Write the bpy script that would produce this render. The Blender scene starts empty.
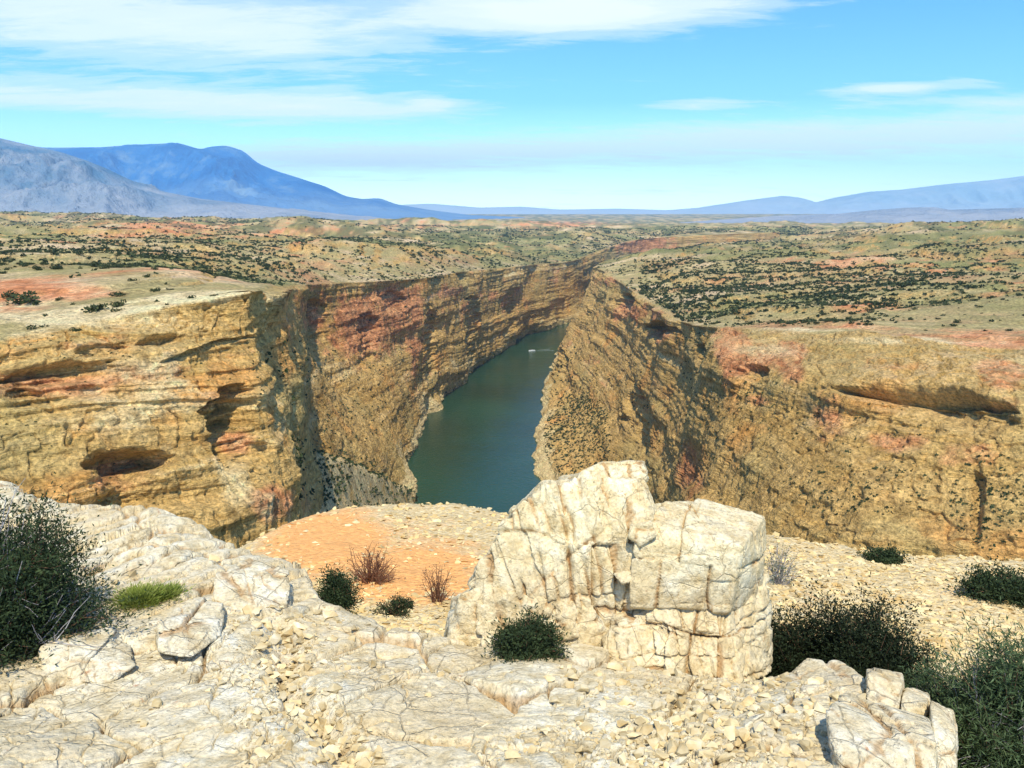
import bpy, bmesh, math, random
import numpy as np
from mathutils import Vector
random.seed(7); RNG=np.random.default_rng(11)
scene=bpy.context.scene
COL=scene.collection
R=math.radians
F=850.0; PITCH=math.atan(177/850.0); CP,SP=math.cos(PITCH),math.sin(PITCH)
WATER=-200.0

# ---------- picture geometry used to survey the place ----------
def W(px,py,Y):
    a=(px-512)/F; b=(384-py)/F
    yd=CP+b*SP; s=Y/yd
    return np.array([a*s, Y, (-SP+b*CP)*s])
def PW(px,py,z=WATER):
    b=(384-py)/F; yd=CP+b*SP; zd=-SP+b*CP
    return W(px,py,z/zd*yd)
def proj(P):
    X,Y,Z=P[...,0],P[...,1],P[...,2]
    d=Y*CP-Z*SP; up=Y*SP+Z*CP
    return 512+F*X/d, 384-F*up/d

# ---------- numpy noise ----------
def _h(ix,iy,iz,seed):
    h=(ix.astype(np.int64)*374761393+iy.astype(np.int64)*668265263+iz.astype(np.int64)*2147483647+seed*1274126177)&0xFFFFFFFF
    h=((h^(h>>13))*1274126177)&0xFFFFFFFF
    h=((h^(h>>16))*2246822519)&0xFFFFFFFF
    return ((h^(h>>15))&0xFFFFFF)/float(0xFFFFFF)
def vnoise(x,y,z=None,seed=0):
    if z is None:
        x0=np.floor(x);y0=np.floor(y);fx=x-x0;fy=y-y0
        fx=fx*fx*fx*(fx*(fx*6-15)+10);fy=fy*fy*fy*(fy*(fy*6-15)+10)
        o=np.zeros_like(x0)
        a=_h(x0,y0,o,seed);b=_h(x0+1,y0,o,seed);c=_h(x0,y0+1,o,seed);d=_h(x0+1,y0+1,o,seed)
        return 2*((a+(b-a)*fx)*(1-fy)+(c+(d-c)*fx)*fy)-1
    x0=np.floor(x);y0=np.floor(y);z0=np.floor(z)
    fx=x-x0;fy=y-y0;fz=z-z0
    fx=fx*fx*(3-2*fx);fy=fy*fy*(3-2*fy);fz=fz*fz*(3-2*fz)
    def L(zz):
        a=_h(x0,y0,zz,seed);b=_h(x0+1,y0,zz,seed);c=_h(x0,y0+1,zz,seed);d=_h(x0+1,y0+1,zz,seed)
        return (a+(b-a)*fx)*(1-fy)+(c+(d-c)*fx)*fy
    return 2*(L(z0)*(1-fz)+L(z0+1)*fz)-1
def fbm(x,y,z=None,o=4,seed=0,g=.5,ridge=False):
    s=0;a=1;t=0
    for i in range(o):
        c,sn=math.cos(.6*i+.3),math.sin(.6*i+.3)
        xx=(c*x-sn*y)*2**i; yy=(sn*x+c*y)*2**i
        n=vnoise(xx,yy,None if z is None else z*2**i,seed+i*17)
        if ridge: n=1-2*np.abs(n)
        s=s+a*n;t+=a;a*=g
    return s/t
def voro(x,y,seed=0):
    """nearest / second distance and cell hash"""
    x0=np.floor(x);y0=np.floor(y);o=np.zeros_like(x0)
    f1=np.full(x.shape,9.);f2=np.full(x.shape,9.);cid=np.zeros(x.shape);cx=np.zeros(x.shape);cy=np.zeros(x.shape)
    for i in (-1,0,1):
        for j in (-1,0,1):
            gx=x0+i;gy=y0+j
            sx=gx+.08+.84*_h(gx,gy,o,seed);sy=gy+.08+.84*_h(gx,gy,o+1,seed)
            d=np.hypot(sx-x,sy-y)
            hh=_h(gx,gy,o+2,seed)
            m=d<f1
            f2=np.where(m,f1,np.minimum(f2,d))
            cid=np.where(m,hh,cid);cx=np.where(m,sx,cx);cy=np.where(m,sy,cy)
            f1=np.where(m,d,f1)
    return f1,f2,cid,cx,cy
def sst(a,b,x):
    t=np.clip((x-a)/(b-a),0,1); return t*t*(3-2*t)

# ---------- mesh helpers ----------
def mesh_obj(name,V,Fq,mat=None,parent=None,attrs=None,smooth=True,link=True):
    me=bpy.data.meshes.new(name)
    V=np.ascontiguousarray(V,dtype=np.float32).reshape(-1,3)
    Fq=np.ascontiguousarray(Fq,dtype=np.int32)
    k=Fq.shape[1]; n=len(Fq)
    me.vertices.add(len(V)); me.vertices.foreach_set('co',V.ravel())
    me.loops.add(n*k); me.loops.foreach_set('vertex_index',Fq.ravel())
    me.polygons.add(n); me.polygons.foreach_set('loop_start',np.arange(0,n*k,k,dtype=np.int32))
    try: me.polygons.foreach_set('loop_total',np.full(n,k,dtype=np.int32))
    except Exception: pass
    me.polygons.foreach_set('use_smooth',np.full(n,smooth,dtype=bool))
    me.update(calc_edges=True)
    for an,av in (attrs or {}).items():
        av=np.asarray(av,dtype=np.float32)
        if an=='tint':
            av=av.reshape(-1,3); av=np.concatenate([av,np.ones((len(av),1),np.float32)],1)
            at=me.attributes.new(an,'FLOAT_COLOR','POINT'); at.data.foreach_set('color',np.ascontiguousarray(av).ravel())
        else:
            at=me.attributes.new(an,'FLOAT','POINT'); at.data.foreach_set('value',np.ascontiguousarray(av).ravel())
    if mat: me.materials.append(mat)
    o=bpy.data.objects.new(name,me)
    if link: COL.objects.link(o)
    if parent: o.parent=parent
    return o
def tag(o,label=None,cat=None,group=None,kind=None):
    if label: o['label']=label
    if cat: o['category']=cat
    if group: o['group']=group
    if kind: o['kind']=kind
    return o
def gridfaces(nr,nc,mask=None,flip=False):
    i=np.arange(nr*nc).reshape(nr,nc)
    q=np.stack([i[:-1,:-1],i[:-1,1:],i[1:,1:],i[1:,:-1]],-1)
    if flip: q=q[...,::-1]
    if mask is not None: q=q[mask]
    return q.reshape(-1,4)
def compact(V,Fq,attrs):
    used=np.unique(Fq); m=np.full(len(V),-1,dtype=np.int64); m[used]=np.arange(len(used))
    return V[used],m[Fq],{k:(v.reshape(-1,3) if v.ndim==3 else v.ravel())[used] for k,v in attrs.items()}
def cr(P,n):
    """Catmull-Rom resample of control rows along axis 0 to n rows"""
    P=np.asarray(P,float); k=len(P)
    E=np.concatenate([[2*P[0]-P[1]],P,[2*P[-1]-P[-2]]])
    t=np.linspace(0,k-1-1e-9,n); i=t.astype(int); f=(t-i)
    f=f.reshape((-1,)+(1,)*(P.ndim-1))
    a,b,c,d=E[i],E[i+1],E[i+2],E[i+3]
    return .5*((2*b)+(-a+c)*f+(2*a-5*b+4*c-d)*f**2+(-a+3*b-3*c+d)*f**3)
class RBF:
    """smooth-ish scattered interpolation of heights in (X/Y, log Y)"""
    def __init__(s,pts,sc=2.2):
        P=np.array(pts,float); s.sc=sc
        s.u=np.stack([P[:,0]/P[:,1]*sc,np.log(P[:,1])],-1)
        n=len(P); D=np.linalg.norm(s.u[:,None]-s.u[None],axis=-1)
        A=np.zeros((n+3,n+3)); A[:n,:n]=D+np.eye(n)*1e-3*-1; A[:n,n]=1;A[:n,n+1:]=s.u;A[n,:n]=1;A[n+1:,:n]=s.u.T
        b=np.zeros(n+3); b[:n]=P[:,2]
        s.w=np.linalg.solve(A,b); s.n=n
    def __call__(s,X,Y):
        sh=X.shape; q=np.stack([X.ravel()/Y.ravel()*s.sc,np.log(Y.ravel())],-1)
        out=s.w[s.n]+q@s.w[s.n+1:]
        for i in range(s.n): out+=s.w[i]*np.hypot(q[:,0]-s.u[i,0],q[:,1]-s.u[i,1])
        return out.reshape(sh)
def polydist(X,Y,poly):
    """signed distance, negative inside"""
    x=X.ravel();y=Y.ravel();d=np.full(x.shape,1e18);ins=np.zeros(x.shape,bool)
    n=len(poly)
    for i in range(n):
        ax,ay=poly[i];bx,by=poly[(i+1)%n];dx,dy=bx-ax,by-ay
        t=np.clip(((x-ax)*dx+(y-ay)*dy)/(dx*dx+dy*dy+1e-9),0,1)
        d=np.minimum(d,(x-ax-t*dx)**2+(y-ay-t*dy)**2)
        c=((ay>y)!=(by>y)); 
        with np.errstate(divide='ignore',invalid='ignore'):
            xi=(bx-ax)*(y-ay)/(by-ay if by!=ay else 1e-9)+ax
        ins^=c&(x<xi)
    d=np.sqrt(d); return np.where(ins,-d,d).reshape(X.shape)
def blobs(P,lst):
    """soft spots of colour on the ground, centred where each stain lies"""
    px,py=proj(P); v=np.zeros(px.shape)
    for (cx,cy,rx,ry,s) in lst:
        v=np.maximum(v,s*np.exp(-(((px-cx)/rx)**2+((py-cy)/ry)**2)))
    return v

# ---------- shader helper ----------
class NT:
    def __init__(s,name,world=False):
        if world: s.m=bpy.data.worlds.new(name)
        else: s.m=bpy.data.materials.new(name)
        s.m.use_nodes=True; s.t=s.m.node_tree; s.t.nodes.clear(); s.L=s.t.links
    def n(s,typ,ins=None,**kw):
        nd=s.t.nodes.new(typ)
        for k,v in kw.items(): setattr(nd,k,v)
        for k,v in (ins or {}).items():
            sk=nd.inputs[k]
            if isinstance(v,bpy.types.NodeSocket): s.L.new(v,sk)
            else: sk.default_value=v
        return nd
    def math(s,op,a,b=0.0,c=None,clamp=False):
        i={0:a,1:b}
        if c is not None: i[2]=c
        return s.n('ShaderNodeMath',i,operation=op,use_clamp=clamp).outputs[0]
    def noise(s,v,scale,detail=4,rough=.55,dist=0.0,ntype='FBM',out='Fac'):
        nd=s.n('ShaderNodeTexNoise',{'Scale':scale,'Detail':detail,'Roughness':rough,'Distortion':dist},noise_type=ntype)
        if v is not None: s.L.new(v,nd.inputs['Vector'])
        return nd.outputs[out]
    def voro(s,v,scale,feature='F1',rand=1.0):
        nd=s.n('ShaderNodeTexVoronoi',{'Scale':scale,'Randomness':rand},feature=feature)
        if v is not None: s.L.new(v,nd.inputs['Vector'])
        return nd
    def ramp(s,fac,stops,interp='LINEAR'):
        nd=s.n('ShaderNodeValToRGB',{'Fac':fac}); r=nd.color_ramp; r.interpolation=interp
        while len(r.elements)>1: r.elements.remove(r.elements[-1])
        for i,(p,c) in enumerate(stops):
            e=r.elements[0] if i==0 else r.elements.new(p)
            e.position=p; e.color=(c,c,c,1) if not hasattr(c,'__len__') else (*c,1)
        return nd.outputs[0]
    def mix(s,fac,a,b,mode='MIX'):
        nd=s.n('ShaderNodeMix',data_type='RGBA',blend_type=mode)
        for idx,v in ((0,fac),(6,a),(7,b)):
            sk=nd.inputs[idx]
            if isinstance(v,bpy.types.NodeSocket): s.L.new(v,sk)
            else: sk.default_value=(*v,1) if hasattr(v,'__len__') else v
        return nd.outputs[2]
    def mapping(s,v,scale=(1,1,1),loc=(0,0,0),rot=(0,0,0)):
        nd=s.n('ShaderNodeMapping',{'Vector':v,'Scale':scale,'Location':loc,'Rotation':rot}); return nd.outputs[0]
    def attr(s,name): return s.n('ShaderNodeAttribute',attribute_name=name).outputs['Fac']
    def bump(s,h,strength,dist,prev=None):
        nd=s.n('ShaderNodeBump',{'Height':h,'Strength':strength,'Distance':dist})
        if prev is not None: s.L.new(prev,nd.inputs['Normal'])
        return nd.outputs[0]
    def principled(s,col,rough=.9,normal=None,spec=.2,**kw):
        nd=s.n('ShaderNodeBsdfPrincipled',{'Base Color':col if isinstance(col,bpy.types.NodeSocket) else (*col,1),'Roughness':rough,'Specular IOR Level':spec})
        for k,v in kw.items(): 
            if isinstance(v,bpy.types.NodeSocket): s.L.new(v,nd.inputs[k])
            else: nd.inputs[k].default_value=v
        if normal is not None: s.L.new(normal,nd.inputs['Normal'])
        o=s.n('ShaderNodeOutputMaterial'); s.L.new(nd.outputs[0],o.inputs[0]); return nd
# ================= MATERIALS =================
def terrain_mat(name,S=1.0):
    """base colour is the rock/soil colour surveyed per vertex (terrain_colour), plus fine grain and relief"""
    t=NT(name); pos=t.n('ShaderNodeNewGeometry').outputs['Position']
    c=t.n('ShaderNodeAttribute',attribute_name='tint').outputs['Color']
    fine=t.noise(pos,.8/S,4,.72)
    c=t.mix(1.0,c,t.ramp(fine,[(.30,.42),(.5,.98),(.70,1.5)]),'MULTIPLY')
    lp=t.mapping(pos,(.25,.25,1.9))
    h=t.math('ADD',fine,t.math('MULTIPLY',t.noise(lp,.5/S,4,.65,.6),1.3))
    t.principled(c,.95,t.bump(h,1.0,2.0*S),.06)
    return t.m
def lerp(a,b,f): return a+(b-a)*f[...,None]
def rampc(x,stops):
    xs=[p for p,_ in stops]; return np.stack([np.interp(x,xs,[c[i] for _,c in stops]) for i in range(3)],-1)
def normals(P):
    n=np.cross(np.gradient(P,axis=1),np.gradient(P,axis=0)); n/=np.linalg.norm(n,axis=-1,keepdims=True)+1e-12
    return n
def terrain_colour(P,rust,soil,veg,pale,S,seed,flatmask=None,lk=1.0):
    X,Y,Z=P[...,0],P[...,1],P[...,2]
    nz=np.abs(normals(P)[...,2])
    w=fbm(X/(80*S),Y/(80*S),Z/(80*S),o=4,seed=seed)
    z=Z+w*8*S+fbm(X/(9*S),Y/(9*S),Z/(9*S),o=2,seed=seed+1)*1.6*S+.045*X
    lay=.5*vnoise(z/(7*S),X/(90*S),Y/(90*S),seed+2)+.3*vnoise(z/(2.6*S),X/(50*S),Y/(50*S),seed+3)+.25*vnoise(z/(1.0*S),X/(30*S),Y/(30*S),seed+4)
    c=rampc(lay*lk,[(-.7,(.26,.15,.045)),(-.35,(.44,.28,.09)),(-.1,(.58,.40,.155)),(.12,(.50,.33,.11)),(.35,(.68,.49,.22)),(.7,(.78,.60,.32))])
    n1=fbm(X/(40*S),Y/(40*S),Z/(30*S),o=5,seed=seed+5)
    c=lerp(c,np.array([.42,.34,.14]),sst(-.02,.38,n1)*.6)
    n2=fbm(X/(28*S),Y/(28*S),Z/(14*S),o=5,seed=seed+6,g=.6)
    c=lerp(c,np.array([.66,.29,.075]),sst(.12,.5,n2)*.5)
    n3=fbm(X/(18*S),Y/(18*S),Z/(12*S),o=5,seed=seed+7,g=.65)
    n4=fbm(X/(3*S),Y/(3*S),Z/(3*S),o=4,seed=seed+8,g=.65)
    rs=sst(.26,.62,rust+n3*.6+lay*.28)
    rc=lerp(np.broadcast_to(np.array([.42,.14,.07]),c.shape),np.array([.72,.31,.15]),sst(-.35,.35,n4+lay*.6))
    c=lerp(c,rc,rs*.74)
    c=lerp(c,np.array([.70,.57,.31]),sst(.34,.75,pale+n3*.8)*.85)
    st=fbm(X/(3.2*S),Y/(3.2*S),Z/(38*S),o=4,seed=seed+9)
    c=lerp(c,np.array([.20,.13,.05]),sst(.12,.5,st)*.5)
    c=c*(1+.35*n4)[...,None]
    # ground
    g1=fbm(X/55,Y/55,o=5,seed=seed*0+301,g=.6); g2=fbm(X/210,Y/210,o=4,seed=302); g3=fbm(X/9,Y/9,o=4,seed=303,g=.65)
    g=rampc(g1,[(-.5,(.48,.28,.12)),(-.18,(.48,.37,.16)),(.05,(.38,.33,.13)),(.25,(.54,.43,.20)),(.5,(.66,.50,.28))])
    g=lerp(g,np.array([.21,.23,.07]),sst(-.10,.25,g2+veg*.45)*.7*sst(190,340,Y))
    s_=sst(.22,.55,soil+fbm(X/42,Y/42,o=5,seed=304,g=.6)*.75)
    g=lerp(g,lerp(np.broadcast_to(np.array([.62,.24,.09]),g.shape),np.array([.70,.36,.17]),sst(-.3,.3,g3)),s_*.9)
    g=g*np.array([.97,.97,1.08])
    g=lerp(g,np.array([.70,.58,.34]),sst(.25,.7,pale+g3*.5)*.9)
    far=sst(450,1800,Y)
    sp=fbm(X/(16+Y*.004),Y/(26+Y*.012),o=4,seed=305,g=.7)
    g=lerp(g,np.array([.075,.095,.035]),sst(-.10,.22,sp+veg*.25)*far*.72)
    g=g*(1+.3*g3*(1-far))[...,None]
    m=sst(.86,.965,nz+.05*n4) if flatmask is None else sst(.80,.95,nz+.12*n4)*flatmask
    c=lerp(c,g,m)
    c=c*np.array([1.32,1.23,1.08])
    return np.clip(c,.01,.9)
def limestone_mat(name,orange=.35,dk=.6,base=((.52,.39,.19),(.74,.62,.37),(.88,.80,.57)),S=1.0):
    t=NT(name); g=t.n('ShaderNodeNewGeometry'); pos=g.outputs['Position']
    big=t.noise(pos,.9/S,5,.6); mid=t.noise(pos,4.5/S,6,.66); fin=t.noise(pos,30/S,5,.7)
    c=t.ramp(mid,[(.3,base[0]),(.45,base[1]),(.62,base[2])])
    c=t.mix(t.ramp(big,[(.42,0.),(.66,.6)]),c,(.66,.50,.25))
    c=t.mix(t.ramp(t.noise(pos,2.2/S,6,.7,.4),[(.55,0.),(.68,.35)]),c,(.48,.42,.30))           # grey lichen skin
    fr=t.math('ADD',t.attr('crack'),t.math('MULTIPLY',t.math('SUBTRACT',t.noise(pos,3.0/S,5,.7),.5),1.3))
    c=t.mix(t.math('MULTIPLY',t.ramp(fr,[(.45,0.),(.9,1.)]),orange*2),c,t.mix(t.noise(pos,9/S,3,.6),(.40,.17,.055),(.52,.34,.13)))
    sp=t.noise(pos,7.0/S,6,.72,.6)
    c=t.mix(t.ramp(sp,[(.64,0.),(.71,.75)]),c,(.50,.20,.085))             # rust specks
    c=t.mix(1.0,c,t.ramp(fin,[(.25,.62),(.5,.96),(.75,1.2)]),'MULTIPLY')
    e=t.voro(t.mix(.12,pos,t.noise(pos,2.5/S,3,.6,out='Color')),3.2/S,'DISTANCE_TO_EDGE')
    crk=t.ramp(e.outputs['Distance'],[(0.,0.),(.025,1.)])
    e2=t.voro(t.mix(.10,pos,t.noise(pos,5/S,3,.6,out='Color')),9.0/S,'DISTANCE_TO_EDGE')
    crk2=t.ramp(e2.outputs['Distance'],[(0.,0.),(.05,1.)])
    msk=t.ramp(t.noise(pos,1.3/S,3,.5),[(.42,0.),(.58,1.)])
    lm=t.ramp(t.noise(pos,.8/S,3,.5),[(.40,0.),(.52,1.)])
    crack_tint=t.math('MULTIPLY',t.math('SUBTRACT',1.0,t.ramp(e.outputs['Distance'],[(.006,0.),(.022,1.)])),lm)  # brown tint along the crack lines, coarse then fine
    crack_tint2=t.math('MULTIPLY',t.math('SUBTRACT',1.0,t.ramp(e2.outputs['Distance'],[(.008,0.),(.04,1.)])),msk)
    c=t.mix(t.math('MULTIPLY',crack_tint,dk),c,(.20,.13,.065))
    c=t.mix(t.math('MULTIPLY',crack_tint2,dk*.7),c,(.30,.20,.10))
    h=t.math('ADD',t.math('MULTIPLY',mid,.9),t.math('MULTIPLY',fin,.22))
    h=t.math('ADD',h,t.math('MULTIPLY',t.math('MULTIPLY',crk,lm),.12+dk*.4))
    h=t.math('ADD',h,t.math('MULTIPLY',t.math('MULTIPLY',crk2,msk),.08))
    pit=t.ramp(t.noise(pos,14/S,4,.75),[(.32,0.),(.42,1.)])
    h=t.math('ADD',h,t.math('MULTIPLY',pit,.18))
    b=t.bump(h,1.0,.055*S)
    t.principled(c,.9,b,.12)
    return t.m

def gravel_mat():
    t=NT('gravel_soil'); pos=t.n('ShaderNodeNewGeometry').outputs['Position']
    n1=t.noise(pos,1.1,5,.62); n2=t.noise(pos,9,5,.7)
    c=t.ramp(n2,[(.3,(.54,.36,.14)),(.5,(.72,.54,.26)),(.68,(.82,.68,.40))])
    so=t.math('ADD',t.attr('soil'),t.math('MULTIPLY',t.math('SUBTRACT',n1,.5),.9))
    c=t.mix(t.ramp(so,[(.25,0.),(.6,.92)]),c,t.mix(n2,(.93,.35,.08),(.97,.54,.19)))
    v=t.voro(pos,11.0); v2=t.voro(pos,26.0)
    c=t.mix(1.0,c,t.ramp(t.n('ShaderNodeSeparateXYZ',{0:v.outputs['Color']}).outputs[0],[(0.,.84),(1.,1.16)]),'MULTIPLY')
    h=t.math('ADD',t.math('MULTIPLY',v.outputs['Distance'],-1.0),t.math('MULTIPLY',v2.outputs['Distance'],-.5))
    t.principled(c,.95,t.bump(h,.8,.045),.08)
    return t.m
def simple_mat(name,c1,c2,scale,rough=.9,c3=None,**kw):
    t=NT(name); tc=t.n('ShaderNodeNewGeometry').outputs['Position']
    oi=t.n('ShaderNodeObjectInfo').outputs['Random']
    n=t.noise(tc,scale,4,.6)
    st=[(.35,c1),(.62,c2)]
    if c3: st=[(.3,c1),(.52,c2),(.7,c3)]
    c=t.ramp(n,st)
    c=t.mix(1.0,c,t.ramp(oi,[(0.,.85),(1.,1.15)]),'MULTIPLY')
    c=t.mix(1.0,c,t.ramp(t.n('ShaderNodeNewGeometry').outputs['Random Per Island'],[(0.,.75),(1.,1.2)]),'MULTIPLY')
    t.principled(c,rough,None,.15,**kw); return t.m
def leaf_mat(name,c1,c2,c3,scale=9):
    t=NT(name); pos=t.n('ShaderNodeNewGeometry').outputs['Position']
    r=t.n('ShaderNodeNewGeometry').outputs['Random Per Island']
    c=t.ramp(r,[(0.,c1),(.6,c2),(1.,c3)])
    c=t.mix(.4,c,t.ramp(t.noise(pos,scale,3,.6),[(.35,c1),(.65,c3)]))
    p=t.principled(c,.75,None,.15)
    return t.m
M_NEAR=terrain_mat('layered_canyon_rock',.55); M_FAR=terrain_mat('distant_layered_rock',1.6); M_MID=terrain_mat('canyon_wall_rock',.8)
M_PLAT=terrain_mat('desert_ground',1.2)
M_LIME=limestone_mat('white_limestone',.3,.2)
M_BOUL=limestone_mat('creamy_limestone',.4,.14,((.52,.37,.16),(.76,.61,.33),(.90,.79,.51)),.8)
M_GRAV=gravel_mat()
M_STONE=simple_mat('pale_stone',(.54,.38,.16),(.74,.59,.31),6,c3=(.86,.75,.50))
M_FLAKE=simple_mat('buff_rock_flakes',(.64,.41,.14),(.82,.61,.27),2.2,c3=(.88,.74,.42))
M_SHRUB=leaf_mat('juniper_scrub',(.014,.026,.008),(.035,.055,.016),(.10,.11,.04),.05)
M_BLACKJ=leaf_mat('dark_juniper',(.008,.014,.006),(.016,.026,.010),(.035,.05,.018))
M_JUN=leaf_mat('juniper_needles',(.015,.028,.012),(.03,.05,.018),(.065,.09,.03))
M_JUN2=leaf_mat('grey_green_needles',(.03,.055,.02),(.06,.10,.035),(.13,.17,.07))
M_GRASS=leaf_mat('lime_grass',(.12,.17,.02),(.22,.28,.04),(.34,.36,.09))
M_DEAD=simple_mat('dead_grey_twigs',(.26,.23,.20),(.48,.45,.42),20)
M_TWIG=simple_mat('brown_twigs',(.10,.055,.03),(.20,.12,.07),20)
M_DRY=simple_mat('dry_reddish_twigs',(.14,.06,.035),(.26,.13,.07),20)

def water_mat():
    t=NT('green_river_water'); pos=t.n('ShaderNodeNewGeometry').outputs['Position']
    d=t.noise(pos,.006,3,.5)
    c=t.ramp(d,[(.35,(.018,.040,.018)),(.65,(.022,.068,.034))])
    h=t.math('ADD',t.noise(pos,.35,4,.6),t.math('MULTIPLY',t.noise(pos,.04,3,.5),1.5))
    t.principled(c,.10,t.bump(h,.6,.6),.2,IOR=1.33)
    return t.m
M_WATER=water_mat()
# ================= CANYON WALLS (control nets: columns along the rim, rows down the face) =================
def col(*pts): return [PW(*p) if (len(p)==2 or p[2]<0) else W(*p) for p in pts]
NA=[ # near left bluff
 col((-330,372,112),(-330,405,109),(-330,470,104),(-330,560,98),(-330,650,93),(-330,760,88),(-330,900,85),(-330,1250,84)),
 col((-150,358,122),(-150,388,120),(-150,445,114),(-150,520,106),(-150,600,100),(-150,700,95),(-150,850,92),(-150,1200,92)),
 col((-40,350,130),(-40,380,128),(-40,430,122),(-40,495,113),(-40,570,107),(-40,660,102),(-40,800,99),(-40,1150,98)),
 col((50,331,143),(50,372,136),(50,420,131),(50,475,122),(50,540,114),(50,620,110),(50,760,107),(50,1120,105)),
 col((125,315,152),(125,355,143),(125,402,139),(128,455,131),(130,510,124),(132,590,119),(135,740,116),(140,1110,113)),
 col((185,304,158),(186,342,150),(188,388,147),(192,435,141),(198,490,134),(205,560,129),(212,720,126),(220,1100,122)),
 col((232,296,163),(234,328,158),(238,370,156),(243,415,152),(250,470,146),(258,540,141),(265,700,137),(275,1090,132)),
 col((262,291,168),(264,318,168),(267,356,167),(272,400,165),(280,455,160),(292,530,155),(300,690,150),(310,1080,144)),
 col((256,292.5,200),(259,318,200),(262,352,199),(267,398,196),(276,455,186),(288,530,176),(298,690,168),(308,1080,160)),
]
NB=[ # recess, red wall and far left wall
 col((222,330,192),(224,345,191),(226,372,190),(234,410,188),(242,460,182),(280,530,165),(288,690,160),(298,1080,154)),
 col((266,289.5,215),(269,316,214),(272,350,212),(268,390,195),(272,440,188),(280,500,180),(292,620,175),(305,880,172)),
 col((280,287,400),(284,318,398),(289,352,392),(298,395,380),(300,430,372),(306,462,362),(312,520,356),(330,690,330)),
 col((305,285,570),(307,318,566),(311,350,556),(322,388,530),(335,425,490),(345,462,450),(352,505,425),(362,585,405)),
 col((345,283,655),(346,312,652),(349,342,645),(357,375,625),(368,412,590),(378,452,555),(386,490,530),(392,528,508)),
 col((385,281,720),(386,303,718),(388,332,712),(392,366,698),(397,402,672),(401,435,645),(404,460),(405,474,-210)),
 col((428,278,830),(428,298,828),(428,322,824),(427,350,820),(427,375,816),(427,396,812),(424,414),(423,424,-210)),
 col((456,273,940),(456,293,938),(456,315,935),(456,338,930),(457,358,928),(455,374,925),(453,384),(452,392,-210)),
 col((492,269,1120),(492,286,1118),(491,304,1116),(490,322,1112),(489,338,1108),(487,350,1102),(484,359),(483,366,-210)),
 col((532,265,1320),(532,279,1318),(531,293,1316),(530,306,1312),(528,318,1308),(526,327,1304),(522,335),(521,341,-210)),
 col((574,261,1540),(574,273,1538),(573,285,1536),(572,296,1532),(570,306,1528),(568,314,1524),(566,321),(565,327,-210)),
 col((603,250,1950),(603,260,1948),(603,270,1945),(602,279,1940),(602,287,1935),(601,294,1930),(600,300),(600,305,-210)),
 col((655,238,2650),(655,245,2648),(655,252,2645),(655,259,2640),(655,265,2635),(655,271,2630),(655,276),(655,280,-210)),
 col((780,232,3100),(780,238,3098),(780,244,3095),(780,250,3090),(780,256,3085),(780,262,3080),(780,267),(780,270,-210)),
]
NC=[ # right wall, far to near
 col((790,240,2500),(790,246,2500),(790,252,2500),(790,258,2500),(790,264,2500),(790,268,2500),(790,275),(790,280,-210)),
 col((655,251,1850),(654,260,1850),(652,270,1850),(650,280,1850),(648,288,1850),(646,296,1850),(642,303),(640,308,-210)),
 col((612,259,1420),(610,270,1425),(606,282,1430),(602,293,1440),(598,304,1450),(594,313,1460),(590,322),(588,328,-210)),
 col((596,266,1120),(592,276,1110),(587,290,1095),(580,306,1070),(572,324,1040),(564,345,1005),(557,366),(553,378,-210)),
 col((606,273,920),(602,286,912),(596,304,905),(588,325,895),(576,350,885),(563,376,872),(550,402),(547,416,-210)),
 col((624,286,770),(621,300,765),(616,322,758),(608,350,748),(598,380,738),(580,410,725),(548,436),(545,450,-210)),
 col((650,302,640),(647,318,636),(642,345,628),(635,375,618),(626,408,605),(608,442,590),(556,470),(552,488,-210)),
 col((682,322,480),(680,340,476),(676,368,470),(670,400,462),(662,436,452),(650,475,440),(600,520),(590,545,-210)),
 col((716,327,400),(716,352,352),(714,392,338),(708,430,326),(698,478,313),(684,525,302),(665,590),(655,630,-210)),
 col((768,330,352),(768,376,300),(768,408,286),(764,448,266),(758,500,252),(750,550,243),(740,680,238),(735,755,235)),
 col((850,336,310),(850,385,255),(850,424,246),(850,468,228),(848,515,214),(846,560,204),(842,700,196),(838,850,192)),
 col((945,347,280),(945,392,234),(945,432,224),(945,476,210),(945,522,198),(945,565,190),(940,720,182),(935,910,177)),
 col((1040,352,262),(1040,398,219),(1040,438,208),(1042,480,197),(1045,526,188),(1048,570,182),(1050,730,174),(1050,950,169)),
 col((1200,362,240),(1200,418,205),(1200,458,190),(1200,505,178),(1200,560,168),(1200,610,162),(1200,780,155),(1200,1050,149)),
 col((1400,408,164),(1400,440,162),(1400,475,158),(1400,530,151),(1400,590,145),(1400,645,141),(1400,840,136),(1400,1150,132)),
]
NA,NB,NC=[np.array(n).transpose(1,0,2) for n in (NA,NB,NC)]   # rows, cols, 3

# ---------- plateau ground ----------
pp=[]
for n in (NA,NB[:,1:],NC): pp+= [tuple(p) for p in n[0]]
for q in [(0,295,200),(120,282,235),(200,285,215),(0,275,300),(0,262,420),(150,262,420),(0,250,700),(150,250,700),(0,238,1400),(150,238,1300),(260,262,700),(300,250,1150),
          (0,222,3000),(200,224,2700),(400,262,1050),(400,240,2000),(500,240,2300),(300,224,3500),(520,224,4200),(-300,240,1000),(-300,290,200),
          (660,262,1250),(720,262,1000),(700,300,600),(760,320,420),(860,320,400),(960,330,340),(1024,335,320),(900,310,430),(1024,300,430),(860,280,650),(1024,268,700),
          (800,250,1500),(950,245,1200),(1100,245,1100),(900,228,2400),(1100,226,2400),(720,232,2700),(1300,300,380),(1300,240,1200)]:
    pp.append(tuple(W(*q)))
for u in (-.9,-.55,-.3,-.1,.1,.3,.6,.9):
    pp.append((u*6500,6500,-128)); pp.append((u*15000,15000,-135)); pp.append((u*32000,32000,-135))
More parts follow.
